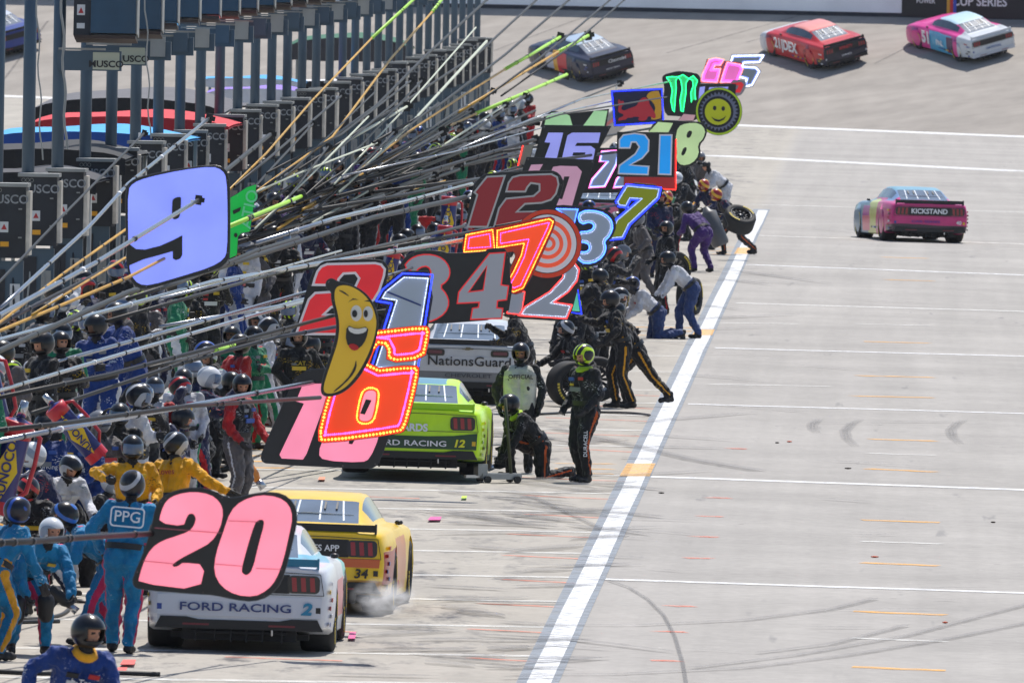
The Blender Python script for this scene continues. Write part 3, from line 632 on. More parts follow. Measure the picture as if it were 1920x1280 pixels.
TRIM = mat('board_trim', (44, 46, 54), .35, coat=.3)
class Sign:
    def __init__(s, label, d, plate, pm=PLB, cat='pit sign', name='pit_sign', sm=1, th=.05):
        xs = [p[0] for p in plate]; ys = [p[1] for p in plate]; s.cx = sum(xs) / len(xs); s.cy = sum(ys) / len(ys); s.d = d; s.k = mpp(d); s.z = 0.
        s.o = empty(name, M=Matrix.Translation(P(s.cx, s.cy, d)) @ CR); tag(s.o, label, cat)
        s.curve('board', [chaikin(plate, sm)], pm, th, -th / 2)
        rim = inset(chaikin(plate, sm), -.4); q = MB(); pts = [((x - s.cx) * s.k, -(y - s.cy) * s.k, -.004) for x, y in rim]; q.tube(pts + [pts[0]], max(.4 * s.k, .004), 5, cap=False); q.build('rim_trim', TRIM, s.o)
        if s.d < 300:
            ip = inset(chaikin(plate, sm), 3.2)
            for t in range(0, len(ip), max(1, len(ip) // 7)):
                q = MB(); x, y = (ip[t][0] - s.cx) * s.k, -(ip[t][1] - s.cy) * s.k; q.ball((x, y, .002), (.9 * s.k, .9 * s.k, .006), 6); q.build('bolt', CHR, s.o)
    def loc(s, p): return [((x - s.cx) * s.k, -(y - s.cy) * s.k) for x, y in p]
    def curve(s, nm, polys, m, th, z): return link(nm, curve_mesh(nm, [s.loc(p) for p in polys], th, m), s.o, loc=(0, 0, z))
    def layer(s, nm, polys, m, sm=0):
        s.z += .008; return s.curve(nm, [chaikin(p, sm) for p in polys], m, .012, s.z)
    def leds(s, poly, ins, m, sp=3., r=1.1, nm='led_strip', closed=True, sm=1):
        p = chaikin(poly, sm); p = inset(p, ins) if ins else p; q = MB(); acc = 0.; L = len(p); zz = s.z + .012
        for i in range(L if closed else L - 1):
            a, b = Vector(p[i]), Vector(p[(i + 1) % L]); ln = (b - a).length; t_ = acc
            while t_ < ln:
                c = a + (b - a) * (t_ / ln); x, y = (c.x - s.cx) * s.k, -(c.y - s.cy) * s.k; rr = r * s.k * rnd.uniform(.8, 1.15)
                q.add([(x - rr, y, zz), (x, y - rr, zz), (x + rr, y, zz), (x, y + rr, zz), (x, y, zz + .01)], [(0, 1, 4), (1, 2, 4), (2, 3, 4), (3, 0, 4)]); t_ += sp
            acc = t_ - ln
        if q.v: q.build(nm, m, s.o)
    def rail(s, poly, ins, m, w_=1., nm='light_tube', sm=1):
        p = chaikin(poly, sm); p = inset(p, ins) if ins else p; q = MB(); pts = [((x - s.cx) * s.k, -(y - s.cy) * s.k, s.z + .012) for x, y in p]; q.tube(pts + [pts[0]], w_ * s.k, 5, cap=False); q.build(nm, m, s.o)
    def pole(s, pts, w_, m, d0=None, bands=True):
        inv = (Matrix.Translation(P(s.cx, s.cy, s.d)) @ CR).inverted(); pole_mesh(pts, w_, m, d0 or s.d * .93, s.d + .25, s.o, inv, bands)
def pole_mesh(pts, w_, m, d0, d1, parent, inv, bands=True, nm='pole'):
    x0, x1 = pts[0][0], pts[-1][0]; W = []; rs = []
    for i, (x, y) in enumerate(pts):
        t = (x - x0) / (x1 - x0); d = d0 + (d1 - d0) * t; W.append(inv @ P(x, y, d)); rs.append(w_ * (.5 if m is SIL or m is GLD else .68) * mpp(d) * (1.08 - .2 * t))
    q = MB(); q.tube(W, rs, 8); o = q.build(nm, m, parent, smooth=True)
    if bands:     # joints and strapping along the tube
        for k in range(int(len(pts) * 1.5)):
            t = rnd.uniform(.1, .9) * (len(W) - 1); i = int(t); a = W[i].lerp(W[i + 1], t - i); u = (W[i + 1] - W[i]).normalized() * .03
            qq = MB(); qq.tube([a - u, a + u], rs[i] * 1.25, 8); qq.build('tape_band', BLK if (m is not SIL or rnd.random() < .7) else WHT, o, smooth=True)
    return o
SIL = mat('pole_silver', (150, 154, 162), .25, metal=.9, var=.1, vs=4); BKM = mat('pole_black', (10, 10, 13), .5, spec=.3); GLD = mat('hose_gold', (186, 140, 12), .5, var=.3); LIM = mat('tape_lime', (160, 215, 60), .5); PAL = mat('pole_pale', (184, 190, 170), .4)
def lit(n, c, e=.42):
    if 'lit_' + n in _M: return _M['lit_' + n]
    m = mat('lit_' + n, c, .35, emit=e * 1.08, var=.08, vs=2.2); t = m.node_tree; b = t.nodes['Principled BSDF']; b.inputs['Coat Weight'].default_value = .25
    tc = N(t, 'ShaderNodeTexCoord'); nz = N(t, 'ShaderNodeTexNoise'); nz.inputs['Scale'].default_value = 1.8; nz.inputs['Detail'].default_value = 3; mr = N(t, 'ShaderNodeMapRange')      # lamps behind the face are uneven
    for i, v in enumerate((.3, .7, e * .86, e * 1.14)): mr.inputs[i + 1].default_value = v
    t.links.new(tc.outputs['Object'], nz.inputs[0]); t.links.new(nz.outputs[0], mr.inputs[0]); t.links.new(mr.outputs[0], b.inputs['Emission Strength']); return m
def flat(n, c): return mat('face_' + n, c, .45, coat=.2, emit=.12)
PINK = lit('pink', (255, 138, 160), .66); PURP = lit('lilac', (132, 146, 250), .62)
# --- 20
s = Sign('big pink number twenty board in front of the white car', 132, [(302, 934), (329, 919), (366, 913), (399, 919), (424, 933), (445, 933), (472, 926), (500, 922), (530, 925), (551, 942), (558, 968), (552, 1000), (540, 1050), (527, 1092), (505, 1117), (474, 1127), (440, 1123), (400, 1114), (374, 1113), (262, 1104), (250, 1098), (249, 1082), (270, 1036), (284, 990), (292, 950)])
s.layer('figure', [[(298, 979), (302, 959), (312, 937), (332, 926), (363, 921), (394, 926), (412, 940), (419, 959), (413, 990), (396, 1016), (366, 1032), (337, 1047), (321, 1059), (328, 1063), (337, 1059), (342, 1054), (385, 1058), (374, 1106), (259, 1092), (262, 1077), (271, 1049), (284, 1027), (304, 1013), (332, 1004), (354, 996), (364, 985), (368, 971), (363, 962), (354, 962), (349, 971), (344, 986)]], PINK, 1)
s.layer('figure', [[(432, 958), (453, 938), (487, 927), (522, 931), (542, 945), (549, 969), (542, 1003), (532, 1048), (518, 1086), (501, 1106), (477, 1118), (443, 1115), (415, 1099), (401, 1072), (405, 1037), (419, 996)], [(494, 973), (496, 982), (487, 1013), (474, 1068), (463, 1079), (454, 1074), (453, 1065), (463, 1027), (477, 982), (484, 974)]], PINK, 1)
s.pole([(-80, 1021), (60, 1014), (170, 1006), (300, 999)], 9, BKM, 126)
SEAM = mat('panel_seam', (190, 96, 112), .5)
for pl in ([(290, 988), (352, 993), (416, 998), (416, 999.4), (352, 994.6), (290, 989.6)], [(268, 1050), (330, 1056), (330, 1057.4), (268, 1051.4)], [(428, 975), (486, 977), (486, 978.2), (428, 976.4)], [(404, 1056), (455, 1060), (455, 1061.2), (404, 1057.4)], [(480, 1064), (529, 1066), (529, 1067.2), (480, 1065.4)]): s.layer('seam', [pl], SEAM)
# --- 9
s = Sign('large lilac number nine board raised at the left', 165, [(236, 352), (246, 340), (262, 332), (330, 318), (400, 309), (420, 315), (429, 330), (431, 360), (431, 470), (428, 488), (410, 504), (340, 524), (280, 541), (258, 540), (244, 524), (239, 500), (236, 420)])
s.layer('figure', [[(240, 356), (250, 343), (275, 333), (340, 319), (398, 312), (417, 319), (425, 334), (427, 400), (426, 470), (420, 486), (395, 501), (340, 518), (282, 535), (260, 533), (247, 518), (242, 500), (240, 430)]], PURP, 1)
s.layer('counter', [[(237, 446), (243, 458), (255, 467), (272, 468), (300, 461), (325, 450), (342, 441), (342, 478), (338, 485), (330, 488), (324, 485), (324, 471), (300, 478), (270, 486), (237, 500)]], PLB, 0)
s.layer('counter', [[(324, 374), (330, 370), (339, 369), (340, 375), (338, 404), (334, 410), (326, 412), (322, 407), (323, 380)]], PLB, 1)
# --- orange figure with star lamps
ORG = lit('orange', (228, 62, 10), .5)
o16 = [(592, 825), (609, 752), (645, 642), (665, 624), (713, 618), (797, 609), (807, 616), (804, 640), (796, 674), (724, 681), (726, 649), (706, 646), (688, 692), (780, 683), (788, 692), (776, 750), (761, 806), (748, 813), (611, 831)]
h16 = [(688, 732), (703, 732), (706, 741), (699, 780), (692, 789), (677, 789), (673, 782), (681, 742)]
s = Sign('orange number sign edged with yellow and magenta star lamps', 172, o16, mat('board_orange_edge', (200, 60, 30), .5), sm=1)
s.layer('figure', [o16[:], h16], ORG, 1)
s.layer('counter', [h16], PINK, 1); s.layer('counter', [[(686, 748), (697, 750), (684, 777), (675, 775)]], PLB, 0)
LY = led('amber', (255, 205, 70), 2.6); LMG = led('magenta', (235, 90, 250), 2.4); LB = led('blue', (30, 50, 255), 3.5); LW2 = led('white', (225, 235, 255), 2.4); LR = led('red', (255, 50, 40), 2.6); LLB = led('lightblue', (140, 160, 255), 2.4); LGN = led('green', (40, 255, 140), 3.0); LPK = led('pink', (255, 110, 190), 2.4)
s.leds(o16, 5, LY, 6.5, 2.6); s.leds(o16, 14, LMG, 4, 2.2); s.leds(h16, -5, LY, 4, 2.0)
s.pole([(-60, 812), (120, 793), (349, 761), (600, 745)], 6.5, BKM)
# --- banana cut-out
ban = [(611, 527), (622, 521), (632, 528), (650, 531), (672, 540), (692, 556), (705, 580), (710, 604), (706, 632), (695, 668), (676, 704), (650, 732), (624, 743), (606, 742), (601, 730), (607, 705), (618, 670), (628, 640), (632, 610), (628, 585), (621, 560), (622, 546), (612, 541)]
s = Sign('yellow banana shaped board with black edge and a simple smiling face', 166, ban, sm=2)
s.layer('peel', [[(628, 540), (640, 534), (658, 536), (680, 549), (696, 568), (705, 592), (706, 612), (700, 640), (688, 670), (670, 702), (648, 727), (624, 738), (609, 737), (606, 727), (612, 705), (624, 670), (634, 640), (637, 610), (633, 585), (627, 562)]], mat('banana_yellow', (206, 166, 34), .45, coat=.3, emit=.18), 2)
s.layer('crease', [[(633, 543), (645, 546), (657, 557), (646, 551)], [(668, 672), (669, 690), (658, 708), (632, 732), (622, 736), (650, 712), (664, 690)]], PLB, 1)
s.layer('eye', [[(668 + 11 * math.cos(a) * .95, 587 + 15 * math.sin(a)) for a in np.linspace(0, 6.28, 20)[:-1]]], mat('eye_white', (200, 200, 196), .4, emit=.1)); s.layer('eye', [[(690 + 10 * math.cos(a) * .95, 588 + 14 * math.sin(a)) for a in np.linspace(0, 6.28, 20)[:-1]]], mat('eye_white', (200, 200, 196), .4))
s.layer('pupil', [[(665 + 5 * math.cos(a), 588 + 7 * math.sin(a)) for a in np.linspace(0, 6.28, 14)[:-1]]], PLB); s.layer('pupil', [[(686 + 4 * math.cos(a), 588 + 7 * math.sin(a)) for a in np.linspace(0, 6.28, 14)[:-1]]], PLB)
s.layer('mouth', [[(650, 608), (668, 617), (692, 611), (687, 636), (676, 652), (662, 656), (648, 642)]], PLB, 1)
s.layer('teeth', [[(653, 611), (668, 618), (689, 613), (686, 623), (668, 627), (654, 621)]], mat('eye_white', (200, 200, 196), .4), 1); s.layer('tongue', [[(652, 648), (660, 643), (672, 648), (673, 655), (662, 658)]], mat('tongue_red', (190, 30, 34), .5), 1)
s.layer('eyebrow', [[(652, 567), (662, 559), (674, 562), (662, 562)]], PLB); s.layer('eyebrow', [[(682, 565), (690, 562), (697, 567), (689, 565)]], PLB)
s.pole([(-60, 757), (200, 703), (480, 630), (636, 589)], 6, BKM)
# --- pink 18 behind
s = Sign('black board with pink one and eight partly hidden behind the orange sign', 178, [(560, 693), (640, 690), (768, 690), (735, 800), (713, 862), (703, 875), (690, 878), (500, 869), (489, 862), (492, 845), (530, 760)])
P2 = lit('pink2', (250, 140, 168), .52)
s.layer('figure', [[(568, 720), (620, 718), (611, 750), (575, 850), (568, 861), (528, 859), (524, 852), (570, 756), (555, 752)]], P2, 0)
s.layer('figure', [[(596, 850), (610, 812), (640, 738), (658, 722), (722, 724), (728, 740), (711, 819), (694, 859), (679, 867), (607, 863)], [(686, 748), (697, 750), (664, 833), (650, 831)]], P2, 1)
s.pole([(-60, 838), (150, 797), (400, 752), (600, 714)], 10, SIL)
# --- red 2
t2 = [(584, 536), (588, 522), (593, 508), (601, 498), (613, 493), (660, 492), (704, 491), (716, 494), (724, 504), (722, 518), (713, 546), (702, 564), (688, 574), (640, 574), (622, 578), (611, 588), (690, 590), (682, 629), (552, 628), (577, 560), (590, 547), (655, 543), (665, 535), (671, 522), (665, 514), (645, 515), (637, 524), (634, 537)]
s = Sign('red number two board with white edging behind the banana', 205, [(576, 540), (586, 512), (598, 496), (612, 488), (706, 486), (722, 491), (729, 506), (720, 545), (706, 570), (696, 635), (549, 632), (566, 580)])
s.layer('edging', [t2], flat('white', (214, 210, 216))); s.layer('figure', [inset(t2, 4.6)], lit('red', (216, 28, 42), .3))
s.pole([(-60, 725), (200, 652), (400, 597), (580, 546)], 8, SIL)
# --- blue-beaded 1
f1 = [(722, 546), (757, 518), (805, 520), (778, 690), (702, 690), (742, 564), (714, 560)]
s = Sign('grey number one board edged with blue lamps between the red two and thirty four', 202, [(716, 540), (752, 508), (819, 509), (787, 702), (688, 702), (700, 650), (730, 574), (710, 570)])
s.layer('figure', [f1], flat('grey', (150, 162, 176))); s.layer('seam', [[(720, 543), (790, 571), (789, 574), (719, 546)]], mat('seam_navy', (40, 60, 120), .5))
s.leds(f1, -5.5, LB, 2.2, 2.0, sm=0); s.leds(f1, 2, LW2, 3, 1.0, sm=0)
s.pole([(-60, 812), (130, 752), (343, 680), (520, 632), (700, 600)], 6, BKM)
# --- 34
s = Sign('black board with grey thirty four outlined in red above the silver car', 218, [(751, 500), (755, 488), (768, 476), (790, 470), (822, 470), (842, 476), (908, 473), (917, 466), (955, 466), (956, 528), (961, 535), (951, 597), (800, 608), (770, 600), (765, 540)], sm=1)
f3 = [(755, 500), (768, 484), (788, 476), (812, 476), (832, 484), (844, 500), (845, 516), (838, 529), (826, 537), (838, 550), (844, 568), (836, 588), (815, 602), (790, 607), (768, 602), (772, 580), (792, 580), (804, 570), (802, 554), (780, 548), (784, 528), (800, 524), (808, 512), (802, 500), (788, 502), (778, 514)]
f4 = [(917, 474), (949, 472), (941, 533), (955, 535), (951, 563), (934, 565), (933, 576), (944, 577), (942, 598), (881, 600), (885, 577), (896, 575), (897, 568), (856, 570), (859, 547)]; h4 = [(912, 501), (905, 543), (881, 546)]
RED = lit('edge_red', (226, 40, 46), .3); G34 = flat('grey34', (158, 160, 168))
s.layer('edging', [chaikin(f3, 1)], RED); s.layer('figure', [inset(chaikin(f3, 1), 2.6)], G34); s.layer('edging', [f4, inset(h4, -0.1)], RED); s.layer('figure', [inset(f4, 2.6), inset(h4, -2.4)], G34)
s.pole([(300, 612), (520, 574), (700, 525), (780, 500)], 6, SIL, 200)
# --- 12
s = Sign('black board with dark red twelve edged in grey', 270, [(871, 440), (886, 352), (898, 335), (912, 325), (1033, 319), (1049, 326), (1057, 342), (1052, 362), (1040, 392), (1022, 440)])
f12a = [(887, 361), (912, 330), (949, 328), (915, 427), (875, 427), (893, 366)]
f12b = [(947, 361), (952, 342), (960, 331), (975, 327), (1034, 325), (1046, 331), (1049, 346), (1044, 364), (1034, 376), (1016, 382), (985, 384), (972, 396), (1036, 394), (1024, 432), (924, 428), (934, 390), (948, 371), (1000, 366), (1010, 357), (1010, 347), (996, 345), (990, 352), (986, 361)]
for f in (f12a, f12b): s.layer('edging', [f], flat('lightgrey', (168, 170, 172))); s.layer('figure', [inset(f, 3.4)], mat('face_darkred', (140, 20, 34), .4, coat=.3, emit=.15))
s.pole([(480, 456), (625, 410), (760, 378), (885, 345)], 8, SIL, 240)
# --- target disc
def disc(cx, cy, r, n=36, e=1.): return [(cx + r * math.cos(2 * math.pi * i / n), cy + r * e * math.sin(2 * math.pi * i / n)) for i in range(n)]
s = Sign('round bullseye board with orange and white rings', 241, disc(1026, 457, 64), mat('ring_red', (205, 62, 34), .5, emit=.15), sm=0)
for i, (r, m) in enumerate(((56, PLB), (54.5, flat('white', (214, 210, 216))), (45, lit('ring_orange', (238, 84, 50), .25)), (37, flat('white', (214, 210, 216))), (29, lit('ring_orange', (238, 84, 50), .25)), (21.5, flat('white', (214, 210, 216))), (14, lit('ring_orange', (238, 84, 50), .25)), (7.5, flat('white', (214, 210, 216))))): s.layer('ring', [disc(1026 + i * .3, 457, r)], m)
s.pole([(560, 505), (700, 480), (850, 455), (980, 440)], 5, BKM)
# --- 17
a7 = [(873, 439), (925, 429), (929, 470), (868, 474)]; b7 = [(931, 431), (1030, 409), (1039, 415), (1034, 430), (982, 541), (962, 549), (946, 536), (962, 508), (976, 478), (981, 458), (930, 466)]
s = Sign('orange seventeen board edged with amber and magenta lamps over the bullseye', 236, [(870, 437), (926, 427), (1030, 405), (1042, 412), (1037, 432), (984, 546), (962, 553), (942, 538), (958, 500), (972, 470), (930, 476), (865, 478)], mat('board_orange_edge', (200, 60, 30), .5))
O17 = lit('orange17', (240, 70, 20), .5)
for f in (a7, b7): s.layer('figure', [f], O17); s.leds(f, 1.5, LY, 3, 1.2, sm=0); s.leds(f, 8, LMG, 3, 1.1, sm=0)
s.pole([(-60, 655), (0, 637), (240, 572), (400, 528), (640, 487), (872, 449)], 9, SIL, 195)
# --- 42
s = Sign('grey forty two board with red lamps below the bullseye', 244, [(946, 545), (985, 520), (1060, 497), (1078, 488), (1090, 497), (1088, 520), (1078, 560), (1066, 602), (968, 596), (950, 590)])
f2 = [(1058, 500), (1078, 492), (1087, 505), (1083, 526), (1066, 548), (1040, 566), (1074, 571), (1063, 598), (970, 592), (984, 574), (1030, 546), (1054, 520)]
s.layer('figure', [f2], flat('grey', (150, 162, 176)), 0); s.leds(f2, .5, LR, 2.6, 1.2, sm=0); s.leds(f2, 4, LW2, 3, .7, sm=0)
f5 = [(952, 548), (985, 546), (978, 590), (950, 588)]; s.layer('figure', [f5], flat('grey', (150, 162, 176)), 0); s.leds(f5, .5, LR, 2.6, 1.2, sm=0)
s.pole([(700, 585), (800, 572), (950, 552)], 4, BKM)
s = Sign('small teal board with blue lamps peeping out under forty two', 252, [(1056, 566), (1084, 540), (1092, 590), (1066, 586)], sm=0)
s.layer('figure', [[(1060, 566), (1082, 546), (1087, 584), (1068, 582)]], lit('teal', (90, 200, 160), .35)); s.leds([(1056, 566), (1084, 540), (1092, 590), (1066, 586)], 1.2, LB, 2.4, 1.2, sm=0)
# --- 13
s = Sign('grey thirteen board glowing with blue lamps', 262, [(1036, 392), (1046, 384), (1090, 388), (1126, 391), (1150, 402), (1156, 424), (1148, 444), (1139, 454), (1141, 468), (1133, 488), (1112, 500), (1085, 499), (1076, 470)], sm=1)
f3 = [(1084, 402), (1098, 395), (1124, 397), (1143, 408), (1149, 424), (1143, 442), (1132, 452), (1136, 466), (1129, 482), (1111, 493), (1088, 492), (1080, 472), (1100, 474), (1107, 465), (1103, 455), (1082, 452), (1084, 436), (1108, 434), (1116, 424), (1108, 415), (1088, 420)]
f3 = chaikin(f3, 1); s.layer('figure', [f3], flat('grey', (150, 162, 176))); s.leds(f3, -.5, led('azure', (70, 120, 255), 3.2), 1.6, 1.8, sm=0); s.leds(f3, 3.2, LW2, 3, .6, sm=0)
f1 = [(1042, 391), (1084, 392), (1072, 440), (1052, 432), (1060, 405)]; s.layer('figure', [f1], flat('grey', (150, 162, 176))); s.leds(f1, .6, led('azure', (70, 120, 255), 3.2), 2, 1.5, sm=0)
s.pole([(700, 470), (900, 432), (1040, 410)], 5, BKM)
# --- olive 7
o7 = [(1156, 378), (1175, 347), (1238, 353), (1234, 371), (1180, 421), (1168, 446), (1140, 449), (1156, 412), (1200, 374), (1182, 373), (1174, 388), (1160, 386)]
s = Sign('olive number seven board outlined in blue lamps', 272, inset(o7, -5), sm=1)
s.layer('figure', [o7], mat('face_olive', (140, 150, 20), .4, emit=.15)); s.leds(o7, -1.5, LB, 2, 1.5, sm=0); s.leds(o7, 2, LLB, 2.4, 1.0, sm=0)
s.pole([(930, 425), (1050, 402), (1160, 384)], 4, BKM)
# --- 21
s = Sign('black board with bright blue twenty one', 300, [(1158, 248), (1265, 249), (1263, 332), (1156, 331)], sm=0)
t21 = [(1160, 279), (1160, 262), (1168, 252), (1190, 249), (1210, 252), (1218, 263), (1217, 284), (1205, 298), (1184, 309), (1218, 311), (1216, 329), (1158, 327), (1160, 310), (1190, 288), (1197, 276), (1192, 268), (1185, 268), (1182, 279)]
for f in (t21, [(1236, 252), (1261, 252), (1259, 329), (1233, 328)]): s.layer('edging', [f], flat('white', (214, 210, 216))); s.layer('figure', [inset(f, 2.8)], lit('cyan', (0, 150, 235), .35))
s.pole([(700, 360), (900, 335), (1000, 305), (1156, 285)], 4.5, BKM)
s = Sign('plain red board lit along its right edge behind the blue twenty one', 306, [(1172, 258), (1268, 262), (1267, 356), (1170, 348)], mat('face_brick', (170, 44, 44), .5, emit=.15), sm=0); s.leds([(1268, 262), (1267, 356), (1200, 352)], 0, LR, 2.2, 1.3, closed=False, sm=0)
# --- 18
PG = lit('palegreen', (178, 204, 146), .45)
s = Sign('pale green eighteen board above the blue twenty one', 326, [(1212, 252), (1230, 226), (1262, 226), (1290, 228), (1316, 229), (1326, 242), (1322, 260), (1311, 272), (1314, 290), (1302, 310), (1276, 314), (1262, 300), (1266, 255)])
s.layer('figure', [[(1216, 248), (1234, 229), (1262, 231), (1252, 251)]], PG)
s.layer('figure', [[(1266, 262), (1271, 238), (1287, 231), (1312, 231), (1323, 244), (1319, 260), (1308, 271), (1311, 290), (1298, 307), (1278, 311), (1268, 301), (1270, 282)], [(1290, 245), (1299, 246), (1294, 259), (1286, 258)], [(1282, 276), (1289, 277), (1283, 292), (1276, 291)]], PG, 1)
s.pole([(900, 290), (1060, 268), (1225, 240)], 3.5, BKM)
# --- 16 lilac
s = Sign('black board with lilac sixteen', 298, [(1018, 235), (1146, 237), (1112, 302), (1000, 302)], sm=0); LL = lit('lilac16', (146, 150, 226), .5)
s.layer('figure', [[(1028, 249), (1056, 249), (1044, 297), (1021, 297), (1032, 268), (1021, 267)]], LL)
s.layer('figure', [[(1064, 254), (1073, 249), (1126, 249), (1122, 268), (1082, 268), (1078, 274), (1108, 274), (1116, 280), (1112, 300), (1053, 300)], [(1075, 286), (1098, 286), (1096, 292), (1073, 292)]], LL)
s.pole([(620, 372), (800, 322), (1000, 262)], 5, BKM); s.pole([(640, 330), (850, 285), (1016, 240)], 3, SIL)
# --- 10 dull pink
s = Sign('black board with dusty pink ten beneath the lilac sixteen', 288, [(988, 295), (1115, 300), (1080, 396), (955, 396)], sm=0); DP = lit('dusty', (190, 142, 166), .4)
s.layer('figure', [[(996, 309), (1018, 308), (1000, 340), (982, 340)]], DP); s.layer('figure', [[(1030, 330), (1037, 313), (1050, 311), (1082, 312), (1091, 322), (1072, 388), (1040, 388), (1030, 370)], [(1058, 331), (1068, 331), (1054, 374), (1047, 372)]], DP, 0)
s.pole([(540, 402), (760, 365), (980, 318)], 5, BKM)
s = Sign('narrow board with red lamp edge behind the dusty pink ten', 292, [(980, 272), (1000, 272), (985, 330), (968, 330)], mat('face_cream', (150, 146, 130), .5), sm=0); s.leds([(980, 274), (966, 332)], 0, LR, 2, 1.4, closed=False, sm=0)
# --- 77 with magenta tubes
q7 = [(1128, 284), (1160, 282), (1156, 308), (1134, 350), (1104, 352), (1110, 336), (1138, 304), (1124, 303)]
s = Sign('black board with grey seven seven glowing blue and magenta', 315, [(1118, 278), (1230, 278), (1200, 360), (1088, 362)], sm=0); s.layer('figure', [q7], flat('grey', (150, 162, 176))); s.rail(q7, -.5, LPK, .8, sm=0); s.rail(q7, 1.4, LLB, 1.1, sm=0)
q8 = [(x + 46, y) for x, y in q7]; s.layer('figure', [q8], flat('grey', (150, 162, 176))); s.rail(q8, -.5, LPK, .8, sm=0); s.rail(q8, 1.4, LLB, 1.1, sm=0)
# --- 24
s = Sign('black board with pale green twenty four above the lilac sixteen', 338, [(1014, 238), (1020, 220), (1034, 209), (1075, 213), (1142, 205), (1136, 240)], sm=0); PG2 = lit('mint', (160, 208, 154), .42)
s.layer('figure', [[(1020, 238), (1024, 220), (1034, 212), (1054, 211), (1068, 217), (1074, 238)]], PG2); s.layer('figure', [[(1092, 238), (1114, 208), (1139, 208), (1133, 238)]], PG2)
s.pole([(750, 300), (900, 256), (1018, 222)], 3, BKM)
# --- drink company panel: navy with charging bull and sun disc
Z = lambda pts: [(1000 + x / 4.3545, 60 + y / 4.3545) for x, y in pts]
s = Sign('navy board with red charging bull and yellow disc, edged in blue lamps', 345, Z([(635, 480), (1055, 460), (1068, 745), (660, 770)]), sm=0)
s.layer('field', [Z([(648, 492), (1045, 474), (1056, 732), (670, 756)])], mat('field_navy', (26, 30, 62), .5, emit=.1))
s.layer('sun_disc', [Z([(920, 535), (935, 505), (965, 485), (1040, 480), (1052, 700), (1000, 718), (950, 715), (1000, 640), (985, 580)])], mat('disc_yellow', (196, 148, 40), .5, emit=.15), 1)
s.layer('bull', [Z([(698, 545), (712, 570), (735, 560), (742, 585), (722, 612), (716, 632), (742, 645), (790, 622), (845, 605), (862, 560), (905, 530), (940, 552), (950, 595), (975, 630), (1005, 690), (985, 712), (958, 690), (935, 690), (925, 720), (880, 730), (850, 715), (872, 700), (830, 690), (800, 702), (770, 700), (755, 718), (715, 722), (690, 728), (700, 702), (735, 690), (735, 670), (700, 662), (690, 640), (700, 600), (690, 580)])], mat('bull_red', (176, 44, 56), .5, emit=.15), 1)
s.leds(Z([(642, 486), (1050, 467), (1062, 738), (666, 763)]), 0, LB, 1.6, 1.2, sm=0)
s.pole([(860, 280), (1000, 222), (1148, 190)], 3, SIL, 300); s.pole([(900, 262), (1050, 215), (1250, 182)], 2.4, BKM, 310)
# --- claw mark board
s = Sign('black ragged board with three glowing green claw strokes', 372, Z([(1050, 380), (1070, 350), (1130, 335), (1180, 322), (1240, 325), (1300, 335), (1345, 345), (1368, 392), (1350, 480), (1345, 580), (1330, 676), (1250, 690), (1150, 684), (1080, 680), (1060, 560), (1075, 450)]), sm=1)
for f in ([(1085, 372), (1130, 366), (1182, 368), (1162, 400), (1166, 460), (1160, 530), (1155, 590), (1150, 655), (1138, 640), (1122, 560), (1135, 480), (1118, 415)], [(1182, 368), (1222, 350), (1268, 382), (1246, 420), (1245, 500), (1236, 560), (1222, 655), (1205, 645), (1198, 560), (1215, 470), (1205, 400)], [(1268, 382), (1306, 360), (1340, 400), (1322, 450), (1320, 520), (1326, 560), (1300, 655), (1286, 640), (1290, 560), (1285, 500), (1305, 440), (1300, 395)]):
    f = Z(f); s.layer('claw', [f], lit('claw', (40, 190, 110), .5)); s.rail(f, 0, LGN, .75, sm=0)
s.pole([(960, 240), (1092, 186), (1262, 152)], 3.4, SIL, 330)
# --- smiling wheel board
s = Sign('round wheel shaped board with lime ring and smiling olive face', 362, disc(1348, 209, 43, e=1.03), mat('ring_lime', (150, 180, 30), .5, emit=.25), sm=0)
s.layer('tread', [disc(1348, 209, 39.5, e=1.03)], mat('tread_black', (30, 32, 40), .6)); s.layer('teeth', [[(1348 + (37 if i % 2 else 31) * math.cos(2 * math.pi * i / 60), 209 + (37 if i % 2 else 31) * math.sin(2 * math.pi * i / 60)) for i in range(60)]], mat('teeth_grey', (110, 116, 140), .5)); s.layer('hub', [disc(1346, 210, 29)], mat('tread_black', (30, 32, 40), .6))
s.layer('face', [disc(1346, 210, 24.5)], mat('face_smile', (160, 168, 20), .5, emit=.25)); s.layer('eye', [disc(1340, 203, 3.4, 12, 1.3)], PLB); s.layer('eye', [disc(1356, 204, 3.4, 12, 1.3)], PLB)
s.layer('smile', [[(1333, 219), (1340, 227), (1348, 229), (1357, 225), (1362, 217), (1356, 222), (1348, 225), (1340, 223)]], PLB)
